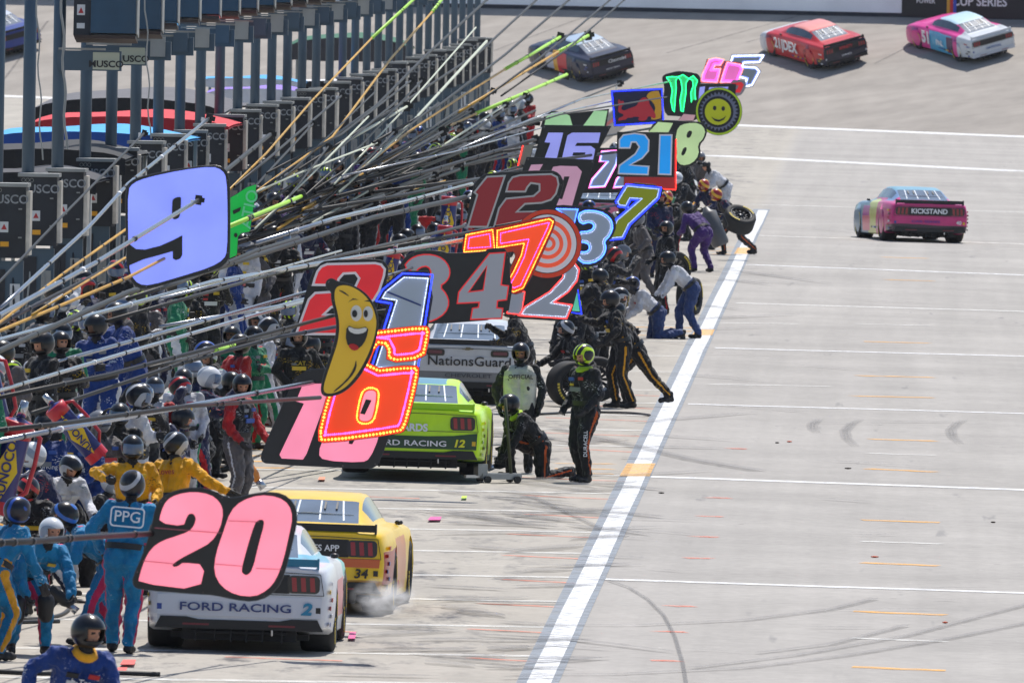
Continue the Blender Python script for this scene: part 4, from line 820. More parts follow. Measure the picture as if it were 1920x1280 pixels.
# --- farthest boards
s = Sign('dark board with lilac figures behind the smiling wheel board', 392, [(1305, 158), (1380, 158), (1378, 196), (1305, 196)], sm=0); s.layer('figure', [[(1312, 164), (1322, 162), (1318, 190), (1308, 190)]], LL); s.layer('figure', [[(1330, 164), (1366, 163), (1362, 176), (1326, 178)]], LL)
s = Sign('rounded red number board beside the smiling wheel board', 400, [(1368, 152), (1392, 150), (1400, 156), (1394, 172), (1386, 180), (1366, 178)], mat('board_grey', (150, 150, 160), .5)); s.layer('figure', [[(1372, 156), (1390, 154), (1395, 159), (1388, 174), (1370, 174)], [(1378, 161), (1385, 160), (1382, 168), (1376, 168)]], lit('red', (216, 28, 42), .3))
s = Sign('pink and grey board wedge between green claws and smiling wheel', 366, [(1300, 188), (1338, 190), (1326, 212), (1286, 234), (1268, 232)], sm=0); s.layer('figure', [[(1308, 191), (1334, 192), (1326, 209), (1306, 207)]], lit('rose', (226, 100, 124), .35)); s.layer('figure', [[(1282, 214), (1304, 216), (1300, 226), (1272, 226)]], lit('dullrose', (196, 150, 160), .3))
f6 = [(1330, 113), (1342, 110), (1356, 113), (1350, 122), (1340, 122), (1336, 130), (1350, 130), (1344, 154), (1316, 152), (1318, 140)]; f0 = [(1364, 118), (1388, 122), (1392, 130), (1382, 154), (1352, 154), (1358, 134)]
s = Sign('pink sixty board made of lamps near the top of the row', 440, [(1326, 112), (1392, 118), (1384, 157), (1312, 156)], mat('board_pinkish', (150, 90, 120), .5), sm=0)
for f in (f6, f0): s.layer('figure', [f], lit('hotpink', (240, 110, 190), .4)); s.leds(f, 0, LPK, 1.8, 1.2, sm=0); s.leds(f, 2.5, LMG, 2.2, 1.0, sm=0); s.leds(f, -1.5, led('coral', (255, 150, 110), 2.2), 2.4, .9, sm=0)
f5 = [(1374, 105), (1432, 104), (1424, 117), (1394, 118), (1391, 125), (1417, 127), (1424, 134), (1410, 160), (1396, 163), (1400, 148), (1382, 144), (1362, 140)]
s = Sign('pale number five board made of white lamps, farthest of the row', 470, inset(f5, -2), mat('board_pale', (150, 155, 175), .5), sm=0); s.layer('figure', [inset(f5, 3.5)], flat('greyfar', (120, 132, 142))); s.leds(f5, 0, LW2, 1.8, 1.3, sm=0); s.leds(f5, 2.2, LLB, 2, 1, sm=0)
# --- green board behind the nine
s = Sign('bright green cut out board hanging behind the lilac nine', 192, [(430, 372), (444, 364), (462, 352), (480, 346), (479, 362), (468, 434), (452, 437), (446, 444), (444, 478), (431, 484)], mat('face_green', (12, 180, 70), .5, emit=.3), sm=0)
s.layer('counter', [disc(442, 441, 3.4, 12, 1.3)], PLB); s.layer('counter', [[(436, 395), (452, 388), (450, 396), (438, 402)]], PLB)
_at = text('ATIO', .14, mat('print_mint', (120, 230, 170), .5), s.o, (.13, .02, .03), Matrix.Rotation(R(-90), 4, 'X') @ Matrix.Rotation(0, 4, 'Y'), bold=.02)
_at.matrix_basis = Matrix.Translation(((468 - s.cx) * s.k, (s.cy - 392) * s.k, .03)) @ Matrix.Rotation(R(78), 4, 'Z')
# ------------------------------------------------------------------ poles without a visible board
def dX(x): return min(460, F * 9.6 / max(500, 1705 - x))
def free_pole(label, segs, w_, clamp=True, dd=0., d0=None, d1=None):
    pts = segs[0][1][:1]; a = segs[0][1][0]; z = segs[-1][1][-1]
    da = d0 or dX(a[0]) + dd; dz = d1 or dX(z[0]) + dd
    org = P(a[0], a[1], da); o = empty('sign_pole', org); tag(o, label, 'pole', 'poles reaching over the pit wall'); inv = Matrix.Translation(-org); xa, xz = a[0], z[0]
    for m, ps in segs:
        f = lambda x: da + (dz - da) * (x - xa) / (xz - xa)
        if len(ps) == 2: ps = [ps[0], ((ps[0][0] + ps[1][0]) / 2, (ps[0][1] + ps[1][1]) / 2 + .8), ps[1]]
        pole_mesh(ps, w_, m, f(ps[0][0]), f(ps[-1][0]), o, inv, w_ > 4, 'tube')
    if clamp:
        p = inv @ P(z[0], z[1], dz); k = mpp(dz) * (1.3 if w_ > 4 else .9); q = MB(); q.box((-5 * k, -2 * k, -7 * k), (5 * k, 2 * k, 7 * k)); q.box((4 * k, -1.5 * k, -3 * k), (9 * k, 1.5 * k, 4 * k)); c = q.build('clamp', BLK, o, M=Matrix.Translation(p) @ Matrix.Rotation(R(rnd.uniform(-20, 20)), 4, 'Y'))
        q = MB(); q.box((-11 * k, -1.4 * k, -6 * k), (-5.2 * k, 1.4 * k, -1 * k)); q.box((-10 * k, -1 * k, -11 * k), (-7 * k, 1 * k, -6.1 * k)); q.build('bracket', WHT, c)
    return o
FP = [
 ('bright silver pole crossing in front of the lilac nine, black clamp at its tip', [(SIL, [(-60, 625), (0, 590), (180, 492), (372, 375)])], 9, True, dict(d0=150, d1=160)),
 ('yellow hose pole crossing the lilac nine and turning lime green at its tip', [(GLD, [(-60, 645), (0, 620), (240, 520), (400, 437)]), (LIM, [(400, 437), (480, 403), (565, 368)])], 6.5, True, dict(d0=155, d1=172)),
 ('thick black pole rising from the left edge to just below the twelve board', [(BKM, [(-60, 690), (0, 657), (240, 548), (400, 505), (700, 408), (872, 370)])], 8, False, dict(d0=170, d1=268)),
 ('pale silver pole tilted steeply up to a clamp beside the lighting cabinets', [(SIL, [(0, 578), (42, 540), (165, 427), (240, 345), (392, 222)])], 7, True, dict(d0=172, d1=186)),
 ('thin black pole ending level with the blue canopy at the left', [(BKM, [(-20, 548), (0, 527), (110, 412), (270, 250)])], 3.6, True, dict(d0=178, d1=205)),
 ('black pole peeking out above the top right corner of the lilac nine', [(BKM, [(330, 392), (423, 320), (507, 252)])], 6.5, True, dict(d0=178, d1=200)),
 ('gold pole leaning steeply to the top edge right of the reflector boxes', [(GLD, [(400, 385), (500, 287), (587, 187), (697, 72)]), (LIM, [(697, 72), (775, 0), (800, -25)])], 4.2, False, {}),
 ('steepest gold pole with lime tip reaching the top edge', [(GLD, [(430, 400), (500, 345), (623, 257), (733, 110), (810, 23)]), (LIM, [(810, 23), (838, -14)])], 4.6, False, {}),
 ('black pole running up to the top edge beside the last steel poles', [(BKM, [(470, 370), (600, 275), (707, 197), (800, 103), (935, -20)])], 4, False, {}),
 ('black pole marked with a pink band reaching the top edge', [(BKM, [(560, 318), (760, 190), (897, 100), (1030, -22)])], 3.6, False, {}),
 ('black pole pointing at the top edge, next right of the pink banded one', [(BKM, [(700, 268), (820, 200), (947, 103), (1095, -24)])], 3.6, False, {}),
 ('thin dark pole crossing behind the navy race car', [(BKM, [(900, 190), (1000, 118), (1070, 63), (1150, -5)])], 3, False, {}),
 ('thinnest dark pole at the right end of the steep ones', [(BKM, [(940, 180), (1060, 95), (1185, -12)])], 2.6, False, {}),
 ('gold pole turning lime with its clamp beside the navy race car roof', [(GLD, [(567, 393), (600, 373), (707, 293), (773, 243), (867, 180), (947, 130)]), (LIM, [(947, 130), (1050, 70)])], 4.8, True, {}),
 ('gold and lime pole just under the navy race car windscreen', [(GLD, [(860, 210), (943, 160), (1047, 97)]), (LIM, [(1047, 97), (1103, 67)])], 5, True, {}),
 ('long gold pole with lime end below the navy race car', [(GLD, [(520, 430), (610, 370), (733, 293), (850, 233), (893, 213)]), (LIM, [(893, 213), (1063, 140)])], 5.2, True, {}),
 ('thin pale pole ending in the middle of the gold bundle', [(PAL, [(480, 360), (560, 325), (707, 268)])], 3, True, {}),
 ('pale green and gold pole with black box end beside the lighting cabinets', [(GLD, [(430, 390), (520, 342), (627, 277)]), (PAL, [(627, 277), (763, 200)])], 4.2, True, {}),
 ('dark pole with clamp just above the pale green one', [(BKM, [(500, 325), (640, 252), (770, 152)])], 3.2, True, {}),
 ('black pole tipped with a small black clamp below the row of cabinet lids', [(BKM, [(440, 350), (500, 300), (640, 180)])], 3.6, True, {}),
 ('dark bundle pole ending left of the mint twenty four', [(BKM, [(600, 372), (800, 292), (1000, 226)])], 3.4, False, {}),
 ('straight dark pole under the navy bull board', [(BKM, [(720, 332), (900, 262), (1162, 157)])], 2.8, True, {}),
 ('dark pole passing above the dusty pink ten', [(BKM, [(520, 400), (740, 338), (990, 285)])], 4.6, False, {}),
 ('gold pole lying low across the row below the cabinets', [(GLD, [(470, 415), (600, 365), (640, 352)]), (BKM, [(640, 352), (760, 312), (860, 262)])], 4.4, False, {}),
 ('twin dark poles edge, ending over the crew in the middle', [(BKM, [(400, 470), (520, 432), (672, 382), (860, 318)])], 6, False, {}),
 ('slim black pole ending at the red two board', [(BKM, [(200, 602), (400, 545), (640, 478), (870, 424)])], 5, False, dict(d0=190, d1=255)),
 ('silver and tan pole arriving at the left side of the red two board', [(SIL, [(-60, 748), (0, 732), (240, 660), (480, 590), (568, 566)])], 8, False, dict(d0=176, d1=206)),
 ('dark pole running close under the silver pole to the lilac nine', [(BKM, [(-60, 640), (0, 606), (170, 520), (245, 478)])], 6, False, dict(d0=160, d1=168)),
 ('golden strap pole climbing from the left edge to the nine', [(GLD, [(-30, 628), (0, 604), (120, 512), (236, 430)])], 5.4, False, dict(d0=160, d1=170)),
 ('short golden strap pole between the two yellow ones', [(GLD, [(60, 590), (150, 535), (240, 480)])], 4.6, False, dict(d0=158, d1=168)),
 ('dark pole hugging the lower edge of the lilac nine', [(BKM, [(240, 560), (340, 528), (480, 470), (560, 446)])], 6, False, dict(d0=172, d1=200)),
 ('lime taped dark pole beneath the red two board', [(BKM, [(280, 690), (400, 657)]), (LIM, [(400, 657), (440, 646)]), (BKM, [(440, 646), (545, 618)])], 5, False, dict(d0=184, d1=215)),
 ('grey silver pole between the lilac nine and the red two', [(SIL, [(300, 560), (480, 515), (640, 470)])], 5, False, dict(d0=196, d1=226)),
 ('dark pole just above the row of gloved hands on the wall', [(BKM, [(440, 455), (560, 420), (720, 366)])], 5, False, {}),
 ('dark slanting pole above the crowd below the cabinet doors', [(BKM, [(420, 430), (520, 392), (640, 350), (760, 300)])], 3.6, False, {}),
]
for lb, segs, w_, cl, kw in FP: free_pole(lb, segs, w_, cl, **kw)

# the thinner poles that fill the fan between the cabinets and the boards
r4 = random.Random(5)
for k in range(34):
    t_ = k / 33; x0 = 395 + 330 * t_ + r4.uniform(-30, 30); y0 = 470 - 150 * t_ + r4.uniform(-30, 30); L = r4.uniform(220, 430); a = R(r4.uniform(16, 50) if k % 3 else r4.uniform(13, 20)); x1, y1 = x0 + L * math.cos(a), y0 - L * math.sin(a)
    if x1 > 1010: x1 = 1010 - r4.uniform(0, 60)
    m = (BKM, BKM, BKM, GLD, BKM, BKM, BKM, PAL)[r4.randrange(8)]
    free_pole('%s %s pole in the fan of poles, %s counted from the left' % (('steep', 'slanting')[a < R(28)], {BKM.name: 'thin black', GLD.name: 'thin gold', PAL.name: 'thin pale'}[m.name], ['first', 'second', 'third', 'fourth', 'fifth', 'sixth', 'seventh', 'eighth', 'ninth', 'tenth', 'eleventh', 'twelfth', 'thirteenth', 'fourteenth', 'fifteenth', 'sixteenth', 'seventeenth', 'eighteenth', 'nineteenth', 'twentieth', 'twenty-first', 'twenty-second', 'twenty-third', 'twenty-fourth', 'twenty-fifth', 'twenty-sixth', 'twenty-seventh', 'twenty-eighth', 'twenty-ninth', 'thirtieth', 'thirty-first', 'thirty-second', 'thirty-third', 'thirty-fourth'][k]), [(m, [(x0, y0), ((x0 + x1) / 2, (y0 + y1) / 2 + r4.uniform(3, 9)), (x1, y1)])], r4.uniform(2.4, 4.2), r4.random() < .5)
# ------------------------------------------------------------------ people
V = Vector
def ik(a, c, l1, l2, hint):
    a, c, hint = V(a), V(c), V(hint); d = (c - a).length
    if d > l1 + l2 - .004: c = a + (c - a) * ((l1 + l2 - .004) / d); d = (c - a).length
    u = (c - a).normalized(); m = (l1 * l1 - l2 * l2 + d * d) / (2 * d); h = math.sqrt(max(0, l1 * l1 - m * m)); n = hint - u * hint.dot(u)
    if n.length < 1e-4: n = u.orthogonal()
    return a + u * m + n.normalized() * h, c
def solve(pel=(0, 0, .95), nek=None, lean=(0, 0), head=None, wa=(-.25, -.07, .92), wb=(.25, -.07, .92), ea=(-.3, .6, 0), eb=(.3, .6, 0), fa=(-.13, .02), fb=(.13, .02), za=.0, zb=.0, ka=(-.1, -1, 0), kb=(.1, -1, 0), da=None, db=None, look=0., nod=0., twist=0.):
    pel = V(pel); tv = V((math.sin(R(lean[0])), -math.sin(R(lean[1])), 0)); tv.z = math.sqrt(max(.02, 1 - tv.x ** 2 - tv.y ** 2)); tv.normalize()
    j = dict(pel=pel); j['che'] = pel + tv * .34 + V((0, -.01, 0)); j['nek'] = pel + tv * .53; lat = V((1, 0, 0)); lat = (lat - tv * lat.dot(tv)).normalized(); lat = Matrix.Rotation(R(twist), 3, tv) @ lat
    j['lat'] = lat; j['tv'] = tv
    hv = (tv * .6 + V((0, 0, .4 - .02 * nod / 10)) + V((0, -.012 * nod, 0))).normalized(); j['hed'] = j['nek'] + hv * .165
    for s, k, w_, e_, f_, z_, kk, dd in ((-1, 'a', wa, ea, fa, za, ka, da), (1, 'b', wb, eb, fb, zb, kb, db)):
        j['sh' + k] = pel + tv * .475 + lat * (.185 * s); j['hi' + k] = pel + V((.095 * s, 0, -.03)); el, wr = ik(j['sh' + k], w_, .285, .265, e_); j['el' + k] = el; j['wr' + k] = wr
        an = V((f_[0], f_[1], .09 + z_)); kn, an = ik(j['hi' + k], an, .43, .43, kk); j['kn' + k] = kn; j['an' + k] = an; j['fd' + k] = V(dd or (.12 * s, -1, 0)).normalized()
    j['look'] = look; j['nod'] = nod; return j
def cap_mb(q, a, b, ra, rb, n=12):
    a, b = V(a), V(b); u = (b - a); L = u.length
    if L < 1e-5: q.ball(a, ra, n); return
    pts = []; rs = []
    for t in (-1, -.86, -.5): pts.append(a + u.normalized() * ra * t); rs.append(max(.002, ra * math.sqrt(1 - t * t)))
    pts.append(a); rs.append(ra); pts.append(b); rs.append(rb)
    for t in (.5, .86, 1): pts.append(b + u.normalized() * rb * t); rs.append(max(.002, rb * math.sqrt(1 - t * t)))
    q.tube(pts, rs, n)
def prims(j, build=1., baggy=1.):
    g = baggy; L = j['lat']; o = []
    A = lambda a, b, ra, rb, t: o.append((V(a), V(b), ra, rb, t))
    pel, che, nek, tv = j['pel'], j['che'], j['nek'], j['tv']
    for s in (-1, 1):
        A(pel + L * .065 * s - tv * .02, pel + L * .075 * s + tv * .12, .125 * build, .112 * build, 2 if s else 2)
        A(pel + L * .07 * s + tv * .12, che + L * .085 * s + tv * .05, .112 * build, .118 * build, 0)
        A(che + L * .06 * s + tv * .07, pel + tv * .45 + L * .10 * s, .108, .085, 0)
        A(pel + tv * .46 + L * .09 * s, pel + tv * .50, .07, .062, 0)
    A(pel + tv * .47, nek + tv * .03, .066, .058, 6)
    A(nek, j['hed'] - tv * .05, .058, .056, 6)
    for k in 'ab':
        A(j['sh' + k], j['el' + k], .068 * g, .055 * g, 1); A(j['el' + k], j['wr' + k], .056 * g, .042 * g, 1)
        A(j['hi' + k], j['kn' + k], .105 * g * build, .073 * g, 2); A(j['kn' + k], j['an' + k] + V((0, 0, .03)), .072 * g, .056 * g, 2)
        f = j['fd' + k]; an = j['an' + k]; sh_ = (j['kn' + k] - an).normalized(); dn = V((0, 0, -1)) if abs(sh_.z) > .45 else -sh_.cross(j['fd' + k]).cross(j['fd' + k]).normalized()
        dn = -sh_ if abs(sh_.z) <= .45 else V((0, 0, -1)); ft = f if abs(sh_.z) > .45 else V((0, 0, -1))
        A(an + sh_ * .07, an + dn * .03, .054, .05, 4); A(an + dn * .045 - ft * .03, an + dn * .05 + ft * .15, .046, .038, 4)
    h = j['hed']; Hr = Matrix.Rotation(R(j['look']), 3, 'Z'); F_ = Hr @ V((0, -1, 0)); nd = R(j['nod']); F_ = (F_ * math.cos(nd) + V((0, 0, -1)) * math.sin(nd)); U = (V((0, 0, 1)) - F_ * F_.z).normalized(); X = F_.cross(U)
    j['HM'] = Matrix((-X, -F_, U)).transposed()
    A(h - F_ * .01 + U * .02, h + F_ * .012 + U * .03, .092, .084, 6); A(h + F_ * .02 - U * .04, h + F_ * .035 - U * .055, .066, .05, 6)
    A(h + F_ * .085 + U * .012, h + F_ * .103 - U * .014, .011, .016, 3); A(h + F_ * .078 - U * .045, h + F_ * .08 - U * .045, .02, .02, 3)
    return o
def body_build(name, j, vox=.02, build=1.1, baggy=1.16, wr=.02, pipe=False):
    pr = prims(j, build, baggy); q = MB()
    for a, b, ra, rb, t in pr: cap_mb(q, a, b, ra, rb)
    me = q.mesh('tmp', [BLK]); o = link('tmp', me); md = o.modifiers.new('r', 'REMESH'); md.mode = 'VOXEL'; md.voxel_size = vox; md.use_smooth_shade = True
    m2 = o.modifiers.new('s', 'SMOOTH'); m2.factor = .5; m2.iterations = 3
    bpy.context.view_layer.update(); me2 = bpy.data.meshes.new_from_object(o.evaluated_get(bpy.context.evaluated_depsgraph_get())); bpy.data.objects.remove(o); me2.name = name
    n = len(me2.vertices); co = np.empty(n * 3); me2.vertices.foreach_get('co', co); co = co.reshape(-1, 3); no = np.empty(n * 3); me2.vertices.foreach_get('normal', no); no = no.reshape(-1, 3)
    sd = hash(name) % 97 if False else len(name) * 7 + n % 13
    hz = np.array(j['hed'])
    for i in range(n):
        p = co[i]
        if np.linalg.norm(p - hz) < .16: continue
        v = V((p[0] * 9, p[1] * 9, p[2] * 6.5 + sd)); co[i] = p + no[i] * (wr * (1.6 * abs(mnoise.noise(v)) + .8 * mnoise.noise(v * 2.3) - .3))
    me2.vertices.foreach_set('co', co.ravel()); me2.update()
    # which part of the clothing each face belongs to
    m = len(me2.polygons); ce = np.empty(m * 3); me2.polygons.foreach_get('center', ce); ce = ce.reshape(-1, 3); best = np.full(m, 9.); tg = np.zeros(m, int); out = np.zeros((m, 3))
    for a, b, ra, rb, t in pr:
        a_, b_ = np.array(a), np.array(b); u = b_ - a_; L2 = max(1e-9, u @ u); tt = np.clip(((ce - a_) @ u) / L2, 0, 1); c = a_ + tt[:, None] * u; dv = ce - c; ds = np.linalg.norm(dv, axis=1); r = ra + (rb - ra) * tt; s_ = ds - r
        k = s_ < best; best[k] = s_[k]; tg[k] = t; out[k] = dv[k] / np.maximum(ds[k], 1e-6)[:, None]
    mi = tg.copy(); L = np.array(j['lat'])
    th = .990 if pipe else .88; side = np.abs(out @ L) > th; mi[(tg == 2) & side] = 5; mi[(tg == 1) & (out[:, 2] > (.985 if pipe else .9))] = 5
    HM = np.array(j['HM']); loc = (ce - hz) @ HM; face = (tg == 6) & (loc[:, 1] < -.03) & (np.abs(loc[:, 0]) < .07) & (loc[:, 2] < .05) & (loc[:, 2] > -.10); mi[face] = 3
    eye = (loc[:, 1] < -.06) & (np.abs(np.abs(loc[:, 0]) - .032) < .013) & (np.abs(loc[:, 2] - .012) < .009); mi[eye & face] = 6
    mou = (loc[:, 1] < -.07) & (np.abs(loc[:, 0]) < .024) & (np.abs(loc[:, 2] + .045) < .006); mi[mou & face] = 7
    me2.materials.clear()
    for k in range(8): me2.materials.append(None)
    me2.polygons.foreach_set('material_index', mi.astype(np.int32)); me2.polygons.foreach_set('use_smooth', [True] * m)
    return me2
def hand_mesh(curl, name):
    q = MB(); cap_mb(q, (-.022, 0, -.02), (-.026, 0, -.075), .024, .022, 8); cap_mb(q, (.02, 0, -.02), (.024, 0, -.075), .024, .022, 8); cap_mb(q, (0, 0, 0), (0, 0, -.03), .03, .028, 8)
    for i, (x, l) in enumerate(((-.034, .88), (-.012, 1.), (.012, .95), (.034, .75))):
        p = V((x, 0, -.085)); a = curl * (.6 + .12 * i)
        for k, sg in enumerate((.042 * l, .028 * l, .022 * l)):
            n_ = p + V((x * .06, -math.sin(R(a)) * sg, -math.cos(R(a)) * sg)); cap_mb(q, p, n_, .0125 - .001 * k, .0115 - .001 * k, 6); p = n_; a += curl * (1.0 - .15 * k)
    p = V((-.036, -.005, -.03)); n_ = p + V((-.026, -.018, -.028)); cap_mb(q, p, n_, .016, .0135, 6); m_ = n_ + V((.002 + curl * .0002, -.018, -.026)); cap_mb(q, n_, m_, .0135, .011, 6)
    q.lathe([(.0, .036), (.0, .04), (-.05, .043), (-.05, .036)], 12, M=Matrix.Rotation(R(90), 4, 'Y'), closed=True)
    o = q.build('tmp', [BLK]); md = o.modifiers.new('r', 'REMESH'); md.mode = 'VOXEL'; md.voxel_size = .0065; md.use_smooth_shade = True; bpy.context.view_layer.update()
    me = bpy.data.meshes.new_from_object(o.evaluated_get(bpy.context.evaluated_depsgraph_get())); bpy.data.objects.remove(o); me.name = name; me.materials.clear(); me.materials.append(None); return me
HAND = {'relax': hand_mesh(24, 'glove'), 'grip': hand_mesh(62, 'glove'), 'flat': hand_mesh(8, 'glove')}
def helmet_mesh():
    q = MB(); nu, nv = 28, 18; vs = []; fs = []
    for i in range(nv + 1):
        t = math.pi * i / nv * .86
        for k in range(nu):
            a = 2 * math.pi * k / nu; x, y, z = math.sin(t) * math.cos(a), math.sin(t) * math.sin(a), math.cos(t); f = 1 + .10 * max(0, -y) * max(0, -z)
            vs.append(V((.136 * x, .166 * y * f + .012, .152 * z + .018)))
    for i in range(nv):
        for k in range(nu):
            f = (i * nu + k, i * nu + (k + 1) % nu, (i + 1) * nu + (k + 1) % nu, (i + 1) * nu + k); c = sum((vs[t] for t in f), V()) / 4
            if c.y < -.055 and abs(c.x) < .105 and -.062 < c.z < .062: continue
            fs.append(f)
    q.add(vs, fs); o = q.build('tmp', [BLK], smooth=True); md = o.modifiers.new('s', 'SOLIDIFY'); md.thickness = .012; md.offset = -1; bpy.context.view_layer.update()
    me = bpy.data.meshes.new_from_object(o.evaluated_get(bpy.context.evaluated_depsgraph_get())); bpy.data.objects.remove(o); me.name = 'helmet'; me.materials.clear(); me.materials.append(None); me.polygons.foreach_set('use_smooth', [True] * len(me.polygons)); return me
HEL = helmet_mesh()
def visor_mesh():
    vs = []; fs = []; nu, nv = 14, 6
    for i in range(nv + 1):
        z = -.045 + .12 * i / nv
        for k in range(nu + 1): a = R(-90 - 62 + 124 * k / nu); rr = math.sqrt(max(0, 1 - ((z - .018) / .158) ** 2)); vs.append(V((.143 * rr * math.cos(a), .174 * rr * math.sin(a) + .012, z)))
    for i in range(nv):
        for k in range(nu): b = i * (nu + 1) + k; fs.append((b, b + 1, b + nu + 2, b + nu + 1))
    q = MB(); q.add(vs, fs); return q.mesh('visor', [None], True)
VIS = visor_mesh()
q = MB(); q.ball((0, -.005, .045), (.102, .118, .08), 14); q.ball((0, -.125, .035), (.07, .07, .012), 12); CAPM = q.mesh('cap', [None], True)
def belt_mesh(): q = MB(); q.lathe([(-.03, .138), (-.03, .150), (.03, .150), (.03, .138)], 28, closed=True, M=Matrix.Rotation(R(90), 4, 'Y')); q.v = [(x * 1.42, y * 1.06, z) for x, y, z in q.v]; return q.mesh('belt', [None])
BELT = belt_mesh()
def suit(name, c, acc=(225, 228, 232), dens=.5):
    if 'suit_' + name in _M: return _M['suit_' + name]
    m = bpy.data.materials.new('suit_' + name); m.use_nodes = True; t = m.node_tree; b = t.nodes['Principled BSDF']; b.inputs['Roughness'].default_value = .7; b.inputs['Specular IOR Level'].default_value = .3; b.inputs['Sheen Weight'].default_value = .15
    tc = N(t, 'ShaderNodeTexCoord')
    def nz(sc, dt=4): n = N(t, 'ShaderNodeTexNoise'); n.inputs['Scale'].default_value = sc; n.inputs['Detail'].default_value = dt; t.links.new(tc.outputs['Object'], n.inputs[0]); return n.outputs[0]
    def mr(x, a, b_, c_=0., d_=1.): n = N(t, 'ShaderNodeMapRange'); t.links.new(x, n.inputs[0]); [setattr(n.inputs[i + 1], 'default_value', v) for i, v in enumerate((a, b_, c_, d_))]; return n.outputs[0]
    mp = N(t, 'ShaderNodeMapping'); mp.inputs[3].default_value = (36, 36, 95); t.links.new(tc.outputs['Object'], mp.inputs[0]); v1 = N(t, 'ShaderNodeTexNoise'); v1.inputs['Scale'].default_value = 1; v1.inputs['Detail'].default_value = 2; t.links.new(mp.outputs[0], v1.inputs[0])
    a_ = mr(v1.outputs[0], .60, .63); bb = mr(nz(4.5, 1), .57 + .1 * (1 - dens), .64 + .1 * (1 - dens)); mu = N(t, 'ShaderNodeMath', operation='MULTIPLY'); t.links.new(a_, mu.inputs[0]); t.links.new(bb, mu.inputs[1])
    base = N(t, 'ShaderNodeMix', data_type='RGBA'); t.links.new(mr(nz(5), .3, .7), base.inputs[0]); C_ = lin(c); base.inputs[6].default_value = tuple(v * .62 for v in C_[:3]) + (1,); base.inputs[7].default_value = tuple(min(1, v * 1.12) for v in C_[:3]) + (1,)
    mx = N(t, 'ShaderNodeMix', data_type='RGBA'); t.links.new(mu.outputs[0], mx.inputs[0]); t.links.new(base.outputs[2], mx.inputs[6]); mx.inputs[7].default_value = lin(acc); t.links.new(mx.outputs[2], b.inputs['Base Color'])
    bp = N(t, 'ShaderNodeBump'); bp.inputs[0].default_value = .8; bp.inputs[1].default_value = .05; t.links.new(nz(14, 3), bp.inputs['Height']); t.links.new(bp.outputs[0], b.inputs['Normal'])
    _M['suit_' + name] = m; return m
SK = [mat('skin', (196, 142, 116), .55), mat('skin_tan', (150, 104, 80), .55), mat('skin_dark', (96, 66, 52), .55)]
BALA = mat('balaclava', (24, 25, 30), .8); LIP = mat('lips', (140, 80, 72), .5); BOOT = mat('boot', (24, 24, 28), .6, var=.2); GLV = mat('glove_black', (30, 31, 36), .65, var=.25, vs=30); VISM = mat('visor_tint', (90, 110, 140), .1, coat=.6)
def helm(name, c, c2=None, ax='x', k=10., th=.6):
    key = 'helm_' + name
    if key in _M: return _M[key]
    m = bpy.data.materials.new(key); m.use_nodes = True; t = m.node_tree; b = t.nodes['Principled BSDF']; b.inputs['Roughness'].default_value = .3; b.inputs['Coat Weight'].default_value = .35; b.inputs['Specular IOR Level'].default_value = .35; b.inputs['Coat Roughness'].default_value = .05; b.inputs['Base Color'].default_value = lin(c)
    if c2:
        tc = N(t, 'ShaderNodeTexCoord'); wv = N(t, 'ShaderNodeTexWave'); wv.wave_type = 'BANDS'; wv.bands_direction = 'DIAGONAL' if ax == 'd' else ax.upper(); wv.inputs['Scale'].default_value = k; wv.inputs['Distortion'].default_value = 2.5; mr = N(t, 'ShaderNodeMapRange'); mr.inputs[1].default_value = th; mr.inputs[2].default_value = th + .05
        mx = N(t, 'ShaderNodeMix', data_type='RGBA'); mx.inputs[6].default_value = lin(c); mx.inputs[7].default_value = lin(c2); t.links.new(tc.outputs['Object'], wv.inputs[0]); t.links.new(wv.outputs[1], mr.inputs[0]); t.links.new(mr.outputs[0], mx.inputs[0]); t.links.new(mx.outputs[2], b.inputs['Base Color'])
    _M[key] = m; return m
HB = helm('black', (16, 18, 24)); HW = helm('white', (214, 218, 224), (150, 160, 175), 'd', 2.2, .75); HY = helm('limeblack', (18, 20, 26), (190, 225, 30), 'x', 4.5, .72); HWB = helm('whiteblack', (20, 22, 28), (170, 174, 182), 'd', 2.2, .8); HR = helm('redblack', (20, 20, 26), (180, 36, 40), 'd', 3, .7); HBL = helm('blueblack', (20, 24, 40), (40, 80, 170), 'x', 3, .7); HGY = helm('grey', (110, 114, 122)); HRB = helm('redgold', (150, 30, 40), (220, 170, 50), 'd', 3, .6)
HN = {HB.name: 'glossy black', HW.name: 'white', HY.name: 'black and lime', HWB.name: 'black and white', HR.name: 'black and red', HBL.name: 'black and blue', HGY.name: 'grey', HRB.name: 'red and gold'}
S = dict(teal=suit('teal', (4, 124, 176), (200, 225, 235), .35), blue=suit('blue', (10, 54, 128), (220, 225, 235), .6), yellow=suit('yellow', (236, 170, 14), (60, 50, 30), .3), black=suit('black', (26, 28, 34), (190, 194, 200), .55), blackY=suit('blackgold', (24, 25, 30), (214, 176, 40), .6), white=suit('white', (206, 208, 216), (60, 110, 90), .5), red=suit('red', (176, 26, 34), (220, 220, 224), .4), grey=suit('grey', (96, 92, 94), (60, 60, 66), .3), purple=suit('purple', (66, 34, 110), (150, 140, 180), .4), denim=suit('denim', (44, 66, 116), (60, 80, 130), .2), lime=suit('lime', (196, 222, 40), (30, 32, 36), .3), green=suit('green', (20, 120, 84), (220, 225, 230), .5), navy=suit('navy', (26, 36, 74), (200, 60, 60), .6), cream=suit('cream', (196, 196, 184), (120, 120, 112), .15), orange=suit('orange', (206, 96, 36), (60, 40, 30), .3))
